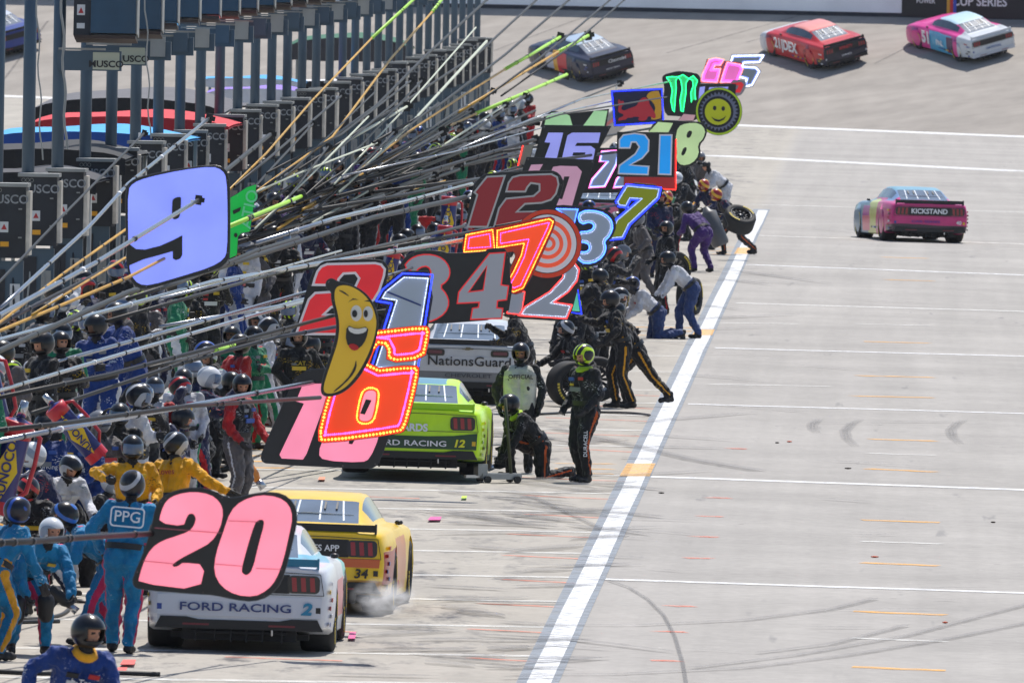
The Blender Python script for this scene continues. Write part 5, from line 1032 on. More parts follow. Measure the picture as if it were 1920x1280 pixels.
MG = {k: suit('p_' + k, v, v, .0) for k, v in dict(magenta=(206, 40, 90), gold=(226, 160, 30), orange=(210, 96, 40), white=(214, 216, 222), red=(186, 30, 40), lime=(186, 220, 40), green=(20, 130, 90), black=(24, 25, 30), teal=(20, 132, 176), blue=(20, 62, 150), denim=(44, 66, 116), purple=(66, 34, 110), silver=(160, 164, 172), cream=(196, 196, 184)).items()}
PAT = [mat('patch_%d' % i, c, .6) for i, c in enumerate(((200, 204, 210), (176, 40, 44), (210, 176, 50), (40, 80, 160), (120, 124, 130), (30, 32, 38)))]; KEEP = []; _B = {}; LOOKS = {}
def person(label, px, py, yaw, pose, up='black', arm=None, leg=None, stripe=None, hel=HB, visor=False, skin=0, sc=1., vox=.014, build=1.1, h=0., pipe=None, hands=('relax', 'relax'), boots=BOOT, cap=None, group=None, belt=True, pos=None, glove=GLV, name='person', roll=0.):
    p = pos if pos is not None else G(px, py, h)
    o = empty('person', M=Matrix.Translation(p) @ Matrix.Rotation(R(yaw), 4, 'Z') @ Matrix.Rotation(R(roll), 4, 'Y') @ Matrix.Scale(sc, 4)); o.name = name; tag(o, label, 'person', group)
    pipe = (up in ('black', 'blackY')) if pipe is None else pipe; key = (pose if isinstance(pose, str) else id(pose), vox, build, pipe)
    if isinstance(pose, str): j = POSES[pose]
    else: j = pose
    if key not in _B: _B[key] = body_build('body', j, vox, build, pipe=pipe); KEEP.append(j)
    b = link('body', _B[key], o); su = S[up]; st = MG[stripe] if stripe else S[leg or up]
    for i, m in enumerate((su, S[arm or up], S[leg or up], SK[skin], boots, st, BALA, LIP)): b.material_slots[i].link = 'OBJECT'; b.material_slots[i].material = m
    HMt = Matrix.Translation(j['hed'] + V((0, 0, .0))) @ j['HM'].to_4x4()
    if cap: c = link('cap', CAPM, o, M=HMt @ Matrix.Translation((0, 0, .01))); c.material_slots[0].link = 'OBJECT'; c.material_slots[0].material = cap
    else:
        hh = link('helmet', HEL, o, M=HMt @ Matrix.Scale(.94, 4)); hh.material_slots[0].link = 'OBJECT'; hh.material_slots[0].material = hel
        if visor: v = link('visor', VIS, hh); v.material_slots[0].link = 'OBJECT'; v.material_slots[0].material = VISM
    for k, hk, s in (('a', hands[0], -1), ('b', hands[1], 1)):
        u = (j['wr' + k] - j['el' + k]).normalized(); z = -u; y = V((-s * .8, -.5, 0)) * -1; y = (y - z * y.dot(z)).normalized(); x = y.cross(z)
        M_ = Matrix((x, y, z)).transposed().to_4x4(); 
        if s > 0: M_ = M_ @ Matrix.Diagonal((-1, 1, 1, 1))
        g = link('glove', HAND[hk], o, M=Matrix.Translation(j['wr' + k] + u * .01) @ M_); g.material_slots[0].link = 'OBJECT'; g.material_slots[0].material = glove
    if belt:
        tv, L = j['tv'], j['lat']; f = tv.cross(L); bl = link('belt', BELT, o, M=Matrix.Translation(j['pel'] + tv * .09) @ Matrix((L, f, tv)).transposed().to_4x4()); bl.material_slots[0].link = 'OBJECT'; bl.material_slots[0].material = BLK
    LOOKS[o.name] = j
    if p.y < 300 and 'official' not in label:
        tv, L = j['tv'], j['lat']; f = L.cross(tv); X = L; f = -tv.cross(L); pr = random.Random(int(p.x * 97 + p.y * 31)); cs = [PAT[pr.randrange(len(PAT))] for _ in range(4)]
        for sx, z, w_, h_, c in ((-.09, .40, .05, .022, cs[0]), (.09, .41, .045, .02, cs[1]), (pr.uniform(-.03, .03), .27, .10, .028, cs[2]), (-.085, .33, .035, .014, cs[3])):
            q = MB(); q.box((-w_, -h_, 0), (w_, h_, .012)); link('patch', q.mesh('patch', c), o, M=Matrix.Translation(j['pel'] + tv * z + f * .152 + X * sx) @ Matrix((X, tv, f)).transposed().to_4x4())
    return o
POSES = dict(
 stand=solve(), stand2=solve(wa=(-.22, -.22, 1.02), wb=(.24, -.05, .9), fa=(-.15, .05), fb=(.12, -.05), look=20),
 folded=solve(wa=(.08, -.24, 1.16), wb=(-.1, -.22, 1.2), ea=(-.6, -.1, -.6), eb=(.6, -.1, -.6), nod=12), hips=solve(wa=(-.16, -.12, 1.0), wb=(.17, -.1, 1.0), ea=(-1, .4, 0), eb=(1, .4, 0), look=-25),
 hold=solve(wa=(-.12, -.38, 1.30), wb=(.14, -.36, 1.18), ea=(-.5, .1, -1), eb=(.5, .1, -1), nod=-6), holdup=solve(wa=(-.2, -.25, 1.72), wb=(.12, -.35, 1.45), ea=(-.8, -.3, -.6), eb=(.6, .1, -1), nod=-14, look=15),
 lean=solve(pel=(0, .12, .90), lean=(0, 38), wa=(-.2, -.5, .95), wb=(.2, -.5, .92), fa=(-.14, .15), fb=(.14, -.1), nod=25), look=solve(lean=(4, 8), wa=(-.25, -.12, .95), wb=(.2, -.3, 1.1), look=45, nod=10),
 crouch=solve(pel=(0, .18, .52), lean=(0, 34), wa=(-.2, -.46, .5), wb=(.25, -.42, .45), fa=(-.16, .08), fb=(.18, .2), ka=(-.3, -1, .2), kb=(.3, -1, .2), nod=10), kneel=solve(pel=(0, .1, .47), lean=(4, 30), wa=(-.2, -.42, .42), wb=(.14, -.46, .5), fa=(-.14, -.26), fb=(.14, .5), ka=(0, -1, .6), kb=(.1, -.6, -1), nod=16, db=(0, -.2, -1)),
 reach=solve(pel=(0, .06, .92), lean=(0, 24), wa=(-.1, -.55, 1.45), wb=(.2, -.5, 1.1), ea=(-.4, .2, -1), fa=(-.12, -.2), fb=(.14, .22), nod=6), turn=solve(lean=(-6, 12), wa=(-.3, -.2, .95), wb=(.1, -.3, 1.15), look=-50, nod=14, fa=(-.2, .1), fb=(.14, -.14)), headset=solve(wa=(-.12, -.1, 1.62), wb=(.25, -.1, .95), ea=(-1, .2, -.3), look=15, nod=10),
 lean2=solve(pel=(0, .14, .88), lean=(12, 52), wa=(-.25, -.5, .7), wb=(.2, -.5, .62), fa=(-.2, .2), fb=(.2, -.05), nod=20), wide=solve(pel=(0, 0, .90), lean=(-6, 14), wa=(-.34, -.28, .92), wb=(.3, -.26, .98), fa=(-.28, -.08), fb=(.26, .1), nod=16, look=-12))
def chest_text(o, s_, h, m, z, back=False, off=.158, x=0., k={}):
    j = LOOKS[o.name]; tv, L = j['tv'], j['lat']; f = L.cross(tv) * (1 if back else -1); f = -f if back else f; fwd = tv.cross(L)  # forward is -Y at rest
    n = fwd if back else -fwd; X = L * (-1 if back else 1)
    M_ = Matrix((X, tv, n)).transposed().to_4x4(); return link('lettering', text_mesh(s_, h, m, **k), o, M=Matrix.Translation(j['pel'] + tv * z + n * off + X * x) @ M_)
# --- named figures, nearest first
j5 = solve(lean=(10, 34), wa=(-.36, -.12, 1.0), wb=(.2, -.4, .9), ea=(-1, .6, .2), eb=(.5, .3, -.5), fa=(-.2, .3), fb=(.15, -.2), look=35, nod=4, pel=(0, 0, .97))
o = person('crew member in blue suit with gold collar and black helmet, cut off by bottom edge', 122, 1545, 12, j5, 'blue', stripe=None, hel=HB, vox=.012, sc=1.06)
q = MB(); q.lathe([(-.03, .062), (-.035, .10), (-.005, .115), (.03, .08), (.03, .062)], 18, M=Matrix.Translation(j5['nek'] - j5['tv'] * .0) @ j5['tv'].to_track_quat('X', 'Y').to_matrix().to_4x4(), closed=True); q.build('collar', MG['gold'], o, smooth=True)
chest_text(o, 'b-Tre', .055, WHT, .34)
jp = solve(pel=(0, 0, .95), lean=(-4, 8), wa=(-.32, -.28, 1.0), wb=(.26, -.2, 1.0), ea=(-.8, .5, .1), eb=(.8, .4, 0), fa=(-.06, .12), fb=(.14, -.22), look=10, nod=12)
o = person('tallest crew member in teal suit seen from behind with boxed letters on the back', 232, 1224, 176, jp, 'teal', stripe='magenta', hel=HWB, vox=.012, sc=1.06); chest_text(o, 'PPG', .11, WHT, .37, back=True, off=.165, k=dict(bold=.01))
tvb, Lb = jp['tv'], jp['lat']; fw = tvb.cross(Lb); fr = curve_mesh('emblem_frame', [rrect(-.17, -.10, .17, .10, .04), rrect(-.155, -.085, .155, .085, .03)], .006, WHT); link('emblem_frame', fr, o, M=Matrix.Translation(jp['pel'] + tvb * .37 + fw * .165) @ Matrix((-Lb, tvb, fw)).transposed().to_4x4())
o = person('teal crew member bending left between the tallest one and the white helmet', 178, 1208, -78, solve(pel=(0, .18, .90), lean=(0, 54), wa=(-.25, -.45, .78), wb=(.22, -.5, .82), fa=(-.14, .22), fb=(.16, -.16), nod=10), 'teal', stripe='magenta', hel=helm('black34', (18, 20, 24), (60, 110, 190), 'd', 3, .8), vox=.014)
o = person('teal crew member with white helmet crouching forward and holding an air hose', 52, 1226, 18, solve(pel=(0, .2, .84), lean=(14, 52), wa=(-.12, -.34, .64), wb=(.34, -.46, .60), ea=(-1, .4, .2), eb=(1, .2, .3), fa=(-.16, .1), fb=(.18, .0), nod=2, look=12), 'teal', stripe='magenta', hel=HW, vox=.012, hands=('grip', 'grip'))
for k in 'ab':
    jj = LOOKS[o.name]; q = MB(); cap_mb(q, jj['kn' + k] + V((0, -.02, .05)), jj['kn' + k] + V((0, -.01, -.10)), .092, .078); q.build('knee_pad', BLK, o, smooth=True)
o = person('teal crew member at the left edge facing away, helmet striped in blue and white', -2, 1236, 130, solve(pel=(0, .1, .9), lean=(0, 30), wa=(-.3, -.3, .8), wb=(.3, -.3, .8), fa=(-.2, .15), fb=(.2, -.1)), 'teal', stripe='gold', hel=HBL, vox=.014)
o = person('crew member in yellow suit seen from behind, arm stretched out to the right', 318, 1104, 150, solve(lean=(4, 12), wa=(-.62, -.22, 1.12), wb=(.2, -.3, 1.2), ea=(-.3, .3, -1), nod=14, look=-20), 'yellow', leg='grey', hel=HWB, vox=.012, hands=('flat', 'relax')); chest_text(o, 'Loves', .07, mat('print_crimson', (170, 40, 40), .5), .36, back=True, off=.162)
o = person('crew member in yellow suit with tinted visor holding the red and blue fuel can', 246, 1114, 10, solve(lean=(-2, 6), wa=(-.32, -.12, 1.30), wb=(.22, -.28, 1.05), ea=(-.9, .1, -.5), nod=6), 'yellow', leg='grey', hel=HB, visor=True, vox=.012, hands=('grip', 'relax'))
o = person('crew member in red and black top with grey trousers holding an orange wheel gun', 442, 966, 62, solve(lean=(0, 4), wa=(-.2, -.16, .95), wb=(.3, -.3, .92), nod=10, look=-50), 'black', 'red', 'grey', 'white', hel=HB, vox=.012, hands=('relax', 'grip')); gunner = o
o = person('crew member in royal blue suit with rows of logos, behind the leftmost fuel cans', 78, 1066, 8, solve(wa=(-.26, -.1, .98), wb=(.26, -.24, .92), nod=14, look=-12), 'blue', stripe='gold', hel=HB, vox=.014, cap=None); chest_text(o, 'DoorKing', .055, WHT, .24)
o = person('blue suited crew member turned left behind the fuel can being carried', 168, 1058, -42, solve(lean=(0, 16), wa=(-.22, -.36, 1.0), wb=(.24, -.34, .98), nod=14), 'blue', hel=HBL, vox=.016); chest_text(o, 'Kroger', .055, WHT, .22)
o = person('crew member in white suit with green lettering standing below the silver pole', 340, 954, 2, solve(wa=(-.22, -.2, 1.0), wb=(.24, -.1, .95), nod=6), 'white', stripe='green', hel=HB, vox=.014, skin=1); chest_text(o, 'FREE', .08, mat('print_green', (20, 130, 90), .5), .22)
o = person('crew member with pale visor and white top with red sleeves beside the green lettered one', 286, 975, -14, 'stand2', 'white', 'red', 'black', hel=helm('blackviz', (20, 24, 32)), visor=True, vox=.014)
o = person('white suited crew member striding on the concrete left of the pink eighteen board', 490, 828, 100, solve(lean=(0, 6), wa=(-.24, -.2, 1.0), wb=(.22, .1, .95), fa=(-.1, -.24), fb=(.1, .26), nod=8), 'white', stripe='green', hel=HWB, vox=.014)
o = person('white suited crew member with bent knee below the lilac nine', 398, 892, -30, solve(lean=(4, 20), wa=(-.2, -.38, 1.05), wb=(.2, -.4, 1.0), fa=(-.12, .12), fb=(.14, -.3), zb=.2, nod=16), 'white', stripe='green', hel=HWB, vox=.014, hands=('grip', 'grip'))
o = person('black suited crew member with yellow print beneath the red two board', 556, 852, 12, 'hips', 'blackY', hel=HB, vox=.014); chest_text(o, 'CAT', .06, mat('print_gold', (210, 180, 50), .5), .34)
o = person('black suited crew member bending behind the banana board', 602, 838, -30, 'lean', 'blackY', stripe='gold', hel=HB, vox=.016)
# right hand group
o = person('race official in white vest over black, black helmet, facing the camera', 972, 886, 4, solve(wa=(-.28, .0, .92), wb=(.27, -.08, .92), ea=(-1, .4, 0), eb=(1, .3, 0), look=-12, nod=4), 'black', stripe=None, hel=HB, vox=.012, skin=1, build=1.18, belt=False)
def vest(o, m):
    j = LOOKS[o.name]; q = MB(); tv, L = j['tv'], j['lat']
    for s in (-1, 1):
        cap_mb(q, j['pel'] + L * .075 * s - tv * .02, j['pel'] + L * .08 * s + tv * .12, .165, .155); cap_mb(q, j['pel'] + L * .078 * s + tv * .12, j['che'] + L * .09 * s + tv * .05, .155, .152); cap_mb(q, j['che'] + L * .06 * s + tv * .07, j['pel'] + tv * .44 + L * .105 * s, .142, .105)
    t_ = q.build('tmp', [BLK]); md = t_.modifiers.new('r', 'REMESH'); md.mode = 'VOXEL'; md.voxel_size = .016; md.use_smooth_shade = True; md = t_.modifiers.new('s', 'SMOOTH'); md.iterations = 4; bpy.context.view_layer.update()
    me = bpy.data.meshes.new_from_object(t_.evaluated_get(bpy.context.evaluated_depsgraph_get())); bpy.data.objects.remove(t_); me.materials.clear(); me.materials.append(m); me.polygons.foreach_set('use_smooth', [True] * len(me.polygons)); return link('vest', me, o)
vest(o, S['cream']); chest_text(o, 'OFFICIAL', .06, BKP, .38, off=.192, k=dict(bold=.03, th=.012))
j = solve(pel=(0, .1, .46), lean=(-6, 40), wa=(-.2, -.42, .22), wb=(.14, -.46, .34), fa=(-.14, -.26), fb=(.14, .5), zb=-.01, ka=(0, -1, .6), kb=(.1, -.6, -1), nod=22, db=(0, -.2, -1))
o = person('kneeling crew member in black suit with orange piping beside the green car', 998, 896, -62, j, 'black', stripe='orange', hel=HB, vox=.012, hands=('grip', 'grip')); q = MB(); q.lathe([(-.03, .062), (-.03, .10), (.0, .11), (.03, .078), (.03, .062)], 18, M=Matrix.Translation(j['nek']) @ j['tv'].to_track_quat('X', 'Y').to_matrix().to_4x4(), closed=True); q.build('collar', MG['lime'], o, smooth=True)
j = solve(wa=(-.24, -.14, .98), wb=(.2, -.16, .96), lean=(0, 3), nod=14, look=0, fa=(-.10, .04), fb=(.10, -.04)); o = person('standing crew member in black suit with orange piping and black and lime helmet, looking left', 1096, 904, -48, j, 'black', stripe='orange', hel=HY, vox=.012, sc=1.05)
q = MB(); q.lathe([(-.04, .064), (-.045, .11), (-.01, .125), (.03, .082), (.03, .064)], 18, M=Matrix.Translation(j['nek']) @ j['tv'].to_track_quat('X', 'Y').to_matrix().to_4x4(), closed=True); q.build('collar', MG['lime'], o, smooth=True)
link('lettering', text_mesh('DURACELL', .05, WHT, bold=.02), o, M=Matrix.Translation(j['knb'] + V((.085, -.03, .0))) @ Matrix.Rotation(R(60), 4, 'Z') @ FACE @ Matrix.Rotation(R(90), 4, 'Z'))
person('crew member in black and gold reaching over the silver car with a tool', 984, 776, -100, solve(lean=(0, 22), wa=(-.14, -.56, 1.3), wb=(.22, -.4, 1.1), ea=(-.4, .3, -1), nod=10), 'blackY', stripe='gold', hel=HB, vox=.014, hands=('grip', 'relax'))
person('helmeted crew member crouching behind the big upright tyre', 1078, 752, -62, solve(pel=(0, .18, .55), lean=(0, 36), wa=(-.2, -.5, .6), wb=(.25, -.42, .62), fa=(-.16, .1), fb=(.18, .2), ka=(-.3, -1, .2), kb=(.3, -1, .2), nod=6, look=-8), 'blackY', stripe='gold', hel=HWB, vox=.014)
person('black and gold crew member leaning left with one arm stretched out, right of the tyre', 1164, 765, -74, solve(lean=(0, 16), wa=(.02, -.60, 1.32), wb=(.24, -.34, 1.0), ea=(-.2, .2, -1), eb=(.6, .3, -.2), fa=(-.1, -.06), fb=(.1, .14), nod=16), 'blackY', stripe='gold', hel=HB, vox=.012, sc=1.04)
person('black and gold crew member pushing off on one leg just behind the leaning one', 1200, 762, -82, solve(pel=(0, -.06, .88), lean=(0, 30), wa=(-.2, -.5, 1.05), wb=(.22, -.46, 1.0), fa=(-.1, -.2), fb=(.12, .46), zb=.06, nod=22), 'blackY', stripe='gold', hel=HB, vox=.014)
person('kneeling person in white shirt and jeans with black helmet', 1216, 634, -76, solve(pel=(0, .16, .48), lean=(0, 48), wa=(-.2, -.5, .42), wb=(.2, -.46, .38), fa=(-.14, .5), fb=(.14, .56), ka=(0, -.6, -1), kb=(0, -.6, -1), nod=16), 'white', leg='denim', hel=HBL, visor=True, vox=.014)
person('person in white shirt and jeans bending left with hands low, beside the kneeling one', 1276, 634, -80, solve(pel=(0, .2, .92), lean=(0, 46), wa=(-.18, -.42, .78), wb=(.2, -.4, .74), fa=(-.12, .0), fb=(.14, .30), nod=10), 'white', leg='denim', hel=HB, vox=.014, hands=('grip', 'grip'))
person('crew member in purple suit seen from behind carrying a grey fuel can', 1312, 510, -140, solve(pel=(0, .12, .86), lean=(8, 46), wa=(-.36, -.30, .80), wb=(.24, -.42, .82), fa=(-.22, .1), fb=(.1, -.06), nod=18), 'purple', hel=HB, vox=.016, hands=('grip', 'grip'))
person('crew member in black and navy suit hauling a tyre backwards beside the boundary line', 1374, 478, -72, solve(pel=(0, .08, .86), lean=(0, 50), wa=(-.22, -.42, .86), wb=(.3, -.36, .84), fa=(-.16, -.16), fb=(.14, .46), zb=.03, nod=14), 'black', 'navy', 'black', 'orange', hel=HRB, vox=.016, hands=('grip', 'grip'))
person('helper in white suit bending down left at the top of the crew cluster', 1348, 420, -72, solve(pel=(0, .16, .93), lean=(0, 50), wa=(-.2, -.5, .9), wb=(.2, -.48, .86), fa=(-.14, .1), fb=(.16, .3), nod=8), 'white', hel=HGY, vox=.018, cap=BLK)
for lb, px, py, yw, ps, up, hl, st in (
 ('crew member in dark suit with red and gold helmet left of the running tyre carrier', 1334, 468, -40, 'lean', 'navy', HRB, 'gold'), ('crew member with red and gold helmet half hidden by the purple suit', 1262, 496, -30, 'lean', 'black', HRB, 'red'),
 ('dark suited crew member leaning beneath the red board', 1288, 452, -60, 'lean', 'black', HW, None), ('crew member in green and black behind the purple suit', 1238, 468, -20, 'wide', 'green', HB, None),
 ('dark crew member bent over just under the olive seven', 1176, 545, -50, 'lean', 'black', HWB, 'silver'), ('black suited crew member standing behind the bending white shirt', 1246, 590, -60, 'stand2', 'black', HB, 'red'),
 ('dark crew member stooping left of the kneeling white shirt', 1150, 620, -80, 'lean', 'black', HB, None), ('lime and black crew member below the bullseye board', 1106, 660, -10, 'wide', 'blackY', HY, 'lime'),
 ('black suited crew member below the grey thirteen', 1140, 575, 10, 'wide', 'black', HR, 'silver'), ('pale blue suited crew member right of the olive seven', 1196, 500, 150, 'lean', 'white', HWB, None), ('yellow sleeved crew member between olive seven and purple suit', 1236, 520, 20, 'stand2', 'navy', HR, 'gold'),
 ('grey suited crew member low beside the olive seven', 1210, 560, -70, 'wide', 'grey', HGY, None), ('dark crew member farthest up, left of the white suited bender', 1290, 418, -60, 'wide', 'black', HB, 'green')):
    person(lb, px, py, yw, ps, up, hel=hl, stripe=st, vox=.02)
# --- the crowd of crew along the wall
ORD = ['first', 'second', 'third', 'fourth', 'fifth', 'sixth', 'seventh', 'eighth', 'ninth', 'tenth', 'eleventh', 'twelfth', 'thirteenth', 'fourteenth', 'fifteenth', 'sixteenth', 'seventeenth', 'eighteenth', 'nineteenth', 'twentieth']
pal = [('black', HB, 'black'), ('white', HWB, 'white'), ('black', HBL, 'black'), ('black', HWB, 'black'), ('blackY', HY, 'black and gold'), ('blue', HB, 'blue'), ('white', HB, 'white'), ('navy', HR, 'navy'), ('grey', HGY, 'grey'), ('purple', HB, 'purple'), ('black', HR, 'black'), ('green', HB, 'green'), ('black', HW, 'black'), ('red', HB, 'red'), ('navy', HB, 'navy'), ('black', HY, 'black'), ('blackY', HB, 'black and gold'), ('grey', HB, 'grey'), ('navy', HW, 'navy')]
crowd = []; r2 = random.Random(21); keys = ['stand2', 'folded', 'hips', 'hold', 'holdup', 'look', 'turn', 'headset', 'reach', 'wide', 'lean', 'lean2', 'crouch', 'kneel']
for row, X0, n, d0, d1, hh in (('on the wall', -9.93, 52, 168, 440, .92), ('behind the wall', -10.8, 50, 180, 470, .45), ('on the back step', -11.5, 34, 190, 400, .7), ('before the wall', -8.9, 62, 180, 430, 0)):
    for k in range(n):
        t = (k + r2.uniform(-.25, .25)) / n; d = d0 * (d1 / d0) ** t; X = X0 + r2.uniform(-.22, .22); up, hl, nm = pal[r2.randrange(len(pal))]
        if hh == 0 and d < 250: X = -9.35 + r2.uniform(-.1, .25)
        crowd.append((row, X, d, hh, up, hl, nm, keys[r2.randrange(len(keys) - (0 if hh == 0 else 4))], r2.uniform(-80, 110), r2.uniform(.95, 1.04), r2.random() < .62, r2.randrange(3)))
for k in range(34):       # those working round the cars far up the lane
    d = r2.uniform(268, 440); X = r2.uniform(-8.6, -5.3) if d > 300 else r2.choice((-8.4, -5.4)) + r2.uniform(-.3, .3); up, hl, nm = pal[r2.choice((0, 2, 3, 4, 7, 8, 10, 14, 15, 16))]
    crowd.append(('round the far cars', X, d, 0, up, hl, nm, r2.choice(('crouch', 'kneel', 'lean', 'lean2', 'wide', 'reach')), r2.uniform(-110, 110), r2.uniform(.95, 1.04), r2.random() < .4, r2.randrange(3)))
crowd.sort(key=lambda c: c[2]); cnt = {}
for row, X, d, hh, up, hl, nm, ps, yw, sc_, vz, sk in crowd:
    kk = (nm, HN[hl.name], row); cnt[kk] = cnt.get(kk, 0) + 1
    lb = '%s suited, %s helmeted crew %s, %s nearest' % (nm, HN[hl.name], row, ORD[cnt[kk] - 1])
    person(lb.replace('first nearest', 'nearest'), 0, 0, yw, ps, up, hel=hl, visor=vz, skin=sk, sc=sc_, vox=.022, pos=V((X, d, gz(X) + hh)), group='pit crew crowding along the wall', stripe=(None, 'white', 'silver', 'red')[r2.randrange(4)] if up != 'white' else None)
# ------------------------------------------------------------------ pit wall
t = empty('pit_wall', (-9.95, 150, gz(-9.95))); tag(t, 'low pale concrete pit wall that the crews stand on', 'wall')
CW = mat('wall_concrete', (140, 138, 134), .85, var=.2, vs=1.5); q = MB(); q.box((-.30, -60, 0), (.30, 420, .86)); q.build('wall_body', CW, t); q = MB(); q.box((-.34, -60, .86), (.34, 420, .92)); q.build('coping', mat('coping_paint', (150, 150, 148), .7, var=.15), t)
q = MB(); q.box((.302, -60, .5), (.306, 420, .62)); q.build('painted_stripe', mat('stripe_red', (170, 40, 40), .6), t)
# ------------------------------------------------------------------ lighting units inside the track
STL = mat('galvanised', (74, 92, 108), .42, metal=.45, var=.12, vs=1.2); CAB = mat('cabinet_grey', (38, 42, 50), .6, var=.45, vs=3); CABT = mat('cabinet_lid', (150, 152, 150), .5, var=.15); CRM = mat('sunlit_side_cream', (206, 198, 186), .5, var=.3, vs=4); GLB = mat('reflector_glass', (24, 56, 80), .12, coat=.6, var=.3, vs=1.5); LBL = mat('label_white', (206, 208, 210), .5); LBR = mat('label_red', (176, 40, 44), .5); LBY = mat('label_yellow', (226, 160, 30), .5); LBG = mat('label_grey', (150, 154, 158), .6, var=.3, vs=8); BRN = mat('reflector_under', (58, 44, 38), .6)
def side_panel_part(q, *a): q.box(*a)
def light_unit(i):
    d = 232 + 8.35 * i; k = d / 232; X = -12.55
    o = empty('lighting_unit', (X, d, gz(X))); tag(o, 'steel pole with dark lighting cabinet, %s from the camera in the long row' % (('nearest', 'second', 'third', 'fourth', 'fifth', 'sixth', 'seventh', 'eighth', 'ninth', 'tenth', 'eleventh', 'twelfth', 'thirteenth', 'fourteenth', 'fifteenth', 'sixteenth', 'seventeenth', 'eighteenth', 'nineteenth', 'twentieth', 'twenty-first', 'twenty-second', 'twenty-third', 'twenty-fourth', 'twenty-fifth', 'twenty-sixth', 'twenty-seventh', 'twenty-eighth', 'twenty-ninth', 'thirtieth', 'thirty-first', 'thirty-second', 'thirty-third', 'thirty-fourth')[i]), 'lighting unit', 'row of lighting units behind the pit wall')
    px = -.22
    q = MB(); q.tube([(px, .35, 0), (px, .35, 9.5)], .095, 12); q.build('pole', STL, o, smooth=True)
    # cabinet on a pedestal
    c = MB(); c.box((-.30, -.28, 2.62), (.24, .20, 3.62)); cb = c.build('cabinet', CAB, o, M=Matrix.Rotation(R(rnd.uniform(-3, 3)), 4, 'Z') @ Matrix.Translation((rnd.uniform(-.03, .03), 0, rnd.uniform(-.05, .05))))
    q = MB(); q.box((-.33, -.33, 3.62), (.27, .24, 3.67)); q.build('lid', CABT, cb)
    q = MB(); q.box((.243, -.26, 2.66), (.30, .16, 3.56)); q.build('side_lens', CRM, cb)  # cream side panel of the cabinet, its sunlit brightness put into the colour
    q = MB()
    pass
    for z in (2.9, 3.3): q = MB(); q.box((.14, -.30, z), (.19, -.283, z + .02)); q.build('latch', CABT, cb)
    text('MUSCO', .125, LBG, cb, (-.02, -.286, 3.44), bold=.025, xs=1.0)
    for n_, x in enumerate((-.25, -.19, -.13)): q = MB(); q.lathe([(-.002, .024), (-.002, .03), (.002, .03), (.002, .024)], 12, closed=True, M=Matrix.Translation((x, -.284, 3.57)) @ Matrix.Rotation(R(90), 4, 'Z')); q.build('ring_mark', CABT, cb)
    q = MB(); q.prism([(-.12, 2.98), (.0, 2.98), (.0, 3.13), (-.12, 3.13)], -.285, -.281); wl = q.build('warning_label', LBL, cb); q = MB(); q.prism([(-.10, 3.02), (-.02, 3.02), (-.06, 3.10)], -.288, -.286); q.build('triangle', LBR, wl)
    q = MB(); q.prism([(-.11, 2.78), (.01, 2.78), (.01, 2.85), (-.11, 2.85)], -.285, -.281); q.build('caution_label', LBY, cb)
    q = MB(); q.box((-.26, -.10, 1.5), (.20, .10, 2.618)); q.box((-.06, -.08, 0), (.06, .08, 1.499)); q.box((-.5, -.05, 1.9), (-.262, .05, 2.05)); q.build('pedestal', STL, o)
    q = MB(); q.box((-.24, -.13, 1.9), (-.05, -.103, 2.5)); q.build('meter_box', CAB, o)
    q = MB(); q.box((.02, -.13, 1.75), (.16, -.103, 2.3)); q.build('junction_box', LBL if i % 4 == 0 else CABT, o)
    q = MB()
    for a_ in (-.16, .05): q.tube([(a_, -.02, 2.62), (a_ + .02, -.14, 2.2), (a_ + rnd.uniform(-.1, .1), -.13, 1.2), (a_, -.05, .3)], .016, 6)
    q.build('conduit', CABT if i % 2 else CAB, o, smooth=True); q = MB(); q.box((-.62, -.12, 1.0 + .2 * (i % 3)), (-.30, .05, 1.7 + .15 * (i % 2))); q.build('ballast_box', CAB if i % 3 else STL, o)
    if i < 2: return
    # upper cross arm with mirror box
    q = MB(); q.box((px - .02, .10, 5.12), (px + .95, .26, 5.42)); ar = q.build('cross_arm', STL, o); q = MB(); q.box((px, .08, 5.43), (px + .7, .30, 5.46)); q.build('arm_cap', CABT, ar)
    if i > 3:
        q = MB(); q.box((px + .62, .0, 5.18), (px + .86, .098, 5.50)); q.build('control_box', STL if i % 2 else CABT, o)
    else: q = MB(); q.box((px + .52, .085, 5.14), (px + .92, .098, 5.40)); pl = q.build('name_plate', mat('plate_cream', (176, 182, 164), .6), o); text('MUSCO', .10, BKP, pl, (px + .72, .078, 5.22), bold=.03, xs=1.1)
    w_ = .72 if i < 4 else .36; Mx = Matrix.Translation((px + (.45 if i < 4 else .32), .2, 5.62)) @ Matrix.Rotation(R(-6), 4, 'X')
    q = MB(); q.box((-.22, -.35, 0), (.04, .3, 1.5), M=Mx); bx = q.build('housing', CAB, o)
    q = MB(); q.box((.042, -.42, .03), (w_, .32, 1.5), M=Mx); q.build('mirror', GLB, bx)
    q = MB(); q.box((-.2, -.40, -.05), (w_, .32, -.002), M=Mx); q.build('under_tray', BRN, bx)
    q = MB(); q.box((w_ + .002, -.40, .03), (w_ + .022, .3, 1.5), M=Mx); q.build('edge_trim', CABT, bx)
    q = MB(); q.prism([(-.17, .30), (-.05, .30), (-.05, .46), (-.17, .46)], -.358, -.354, M=Mx); wl = q.build('warning_label', LBL, bx); q = MB(); q.prism([(-.15, .33), (-.07, .33), (-.11, .42)], -.361, -.359, M=Mx); q.build('triangle', LBR, wl)
    q = MB(); q.prism([(-.17, .10), (-.05, .10), (-.05, .18), (-.17, .18)], -.358, -.354, M=Mx); q.build('caution_label', LBY if i > 3 else LBL, bx)
for i in range(32): light_unit(i)
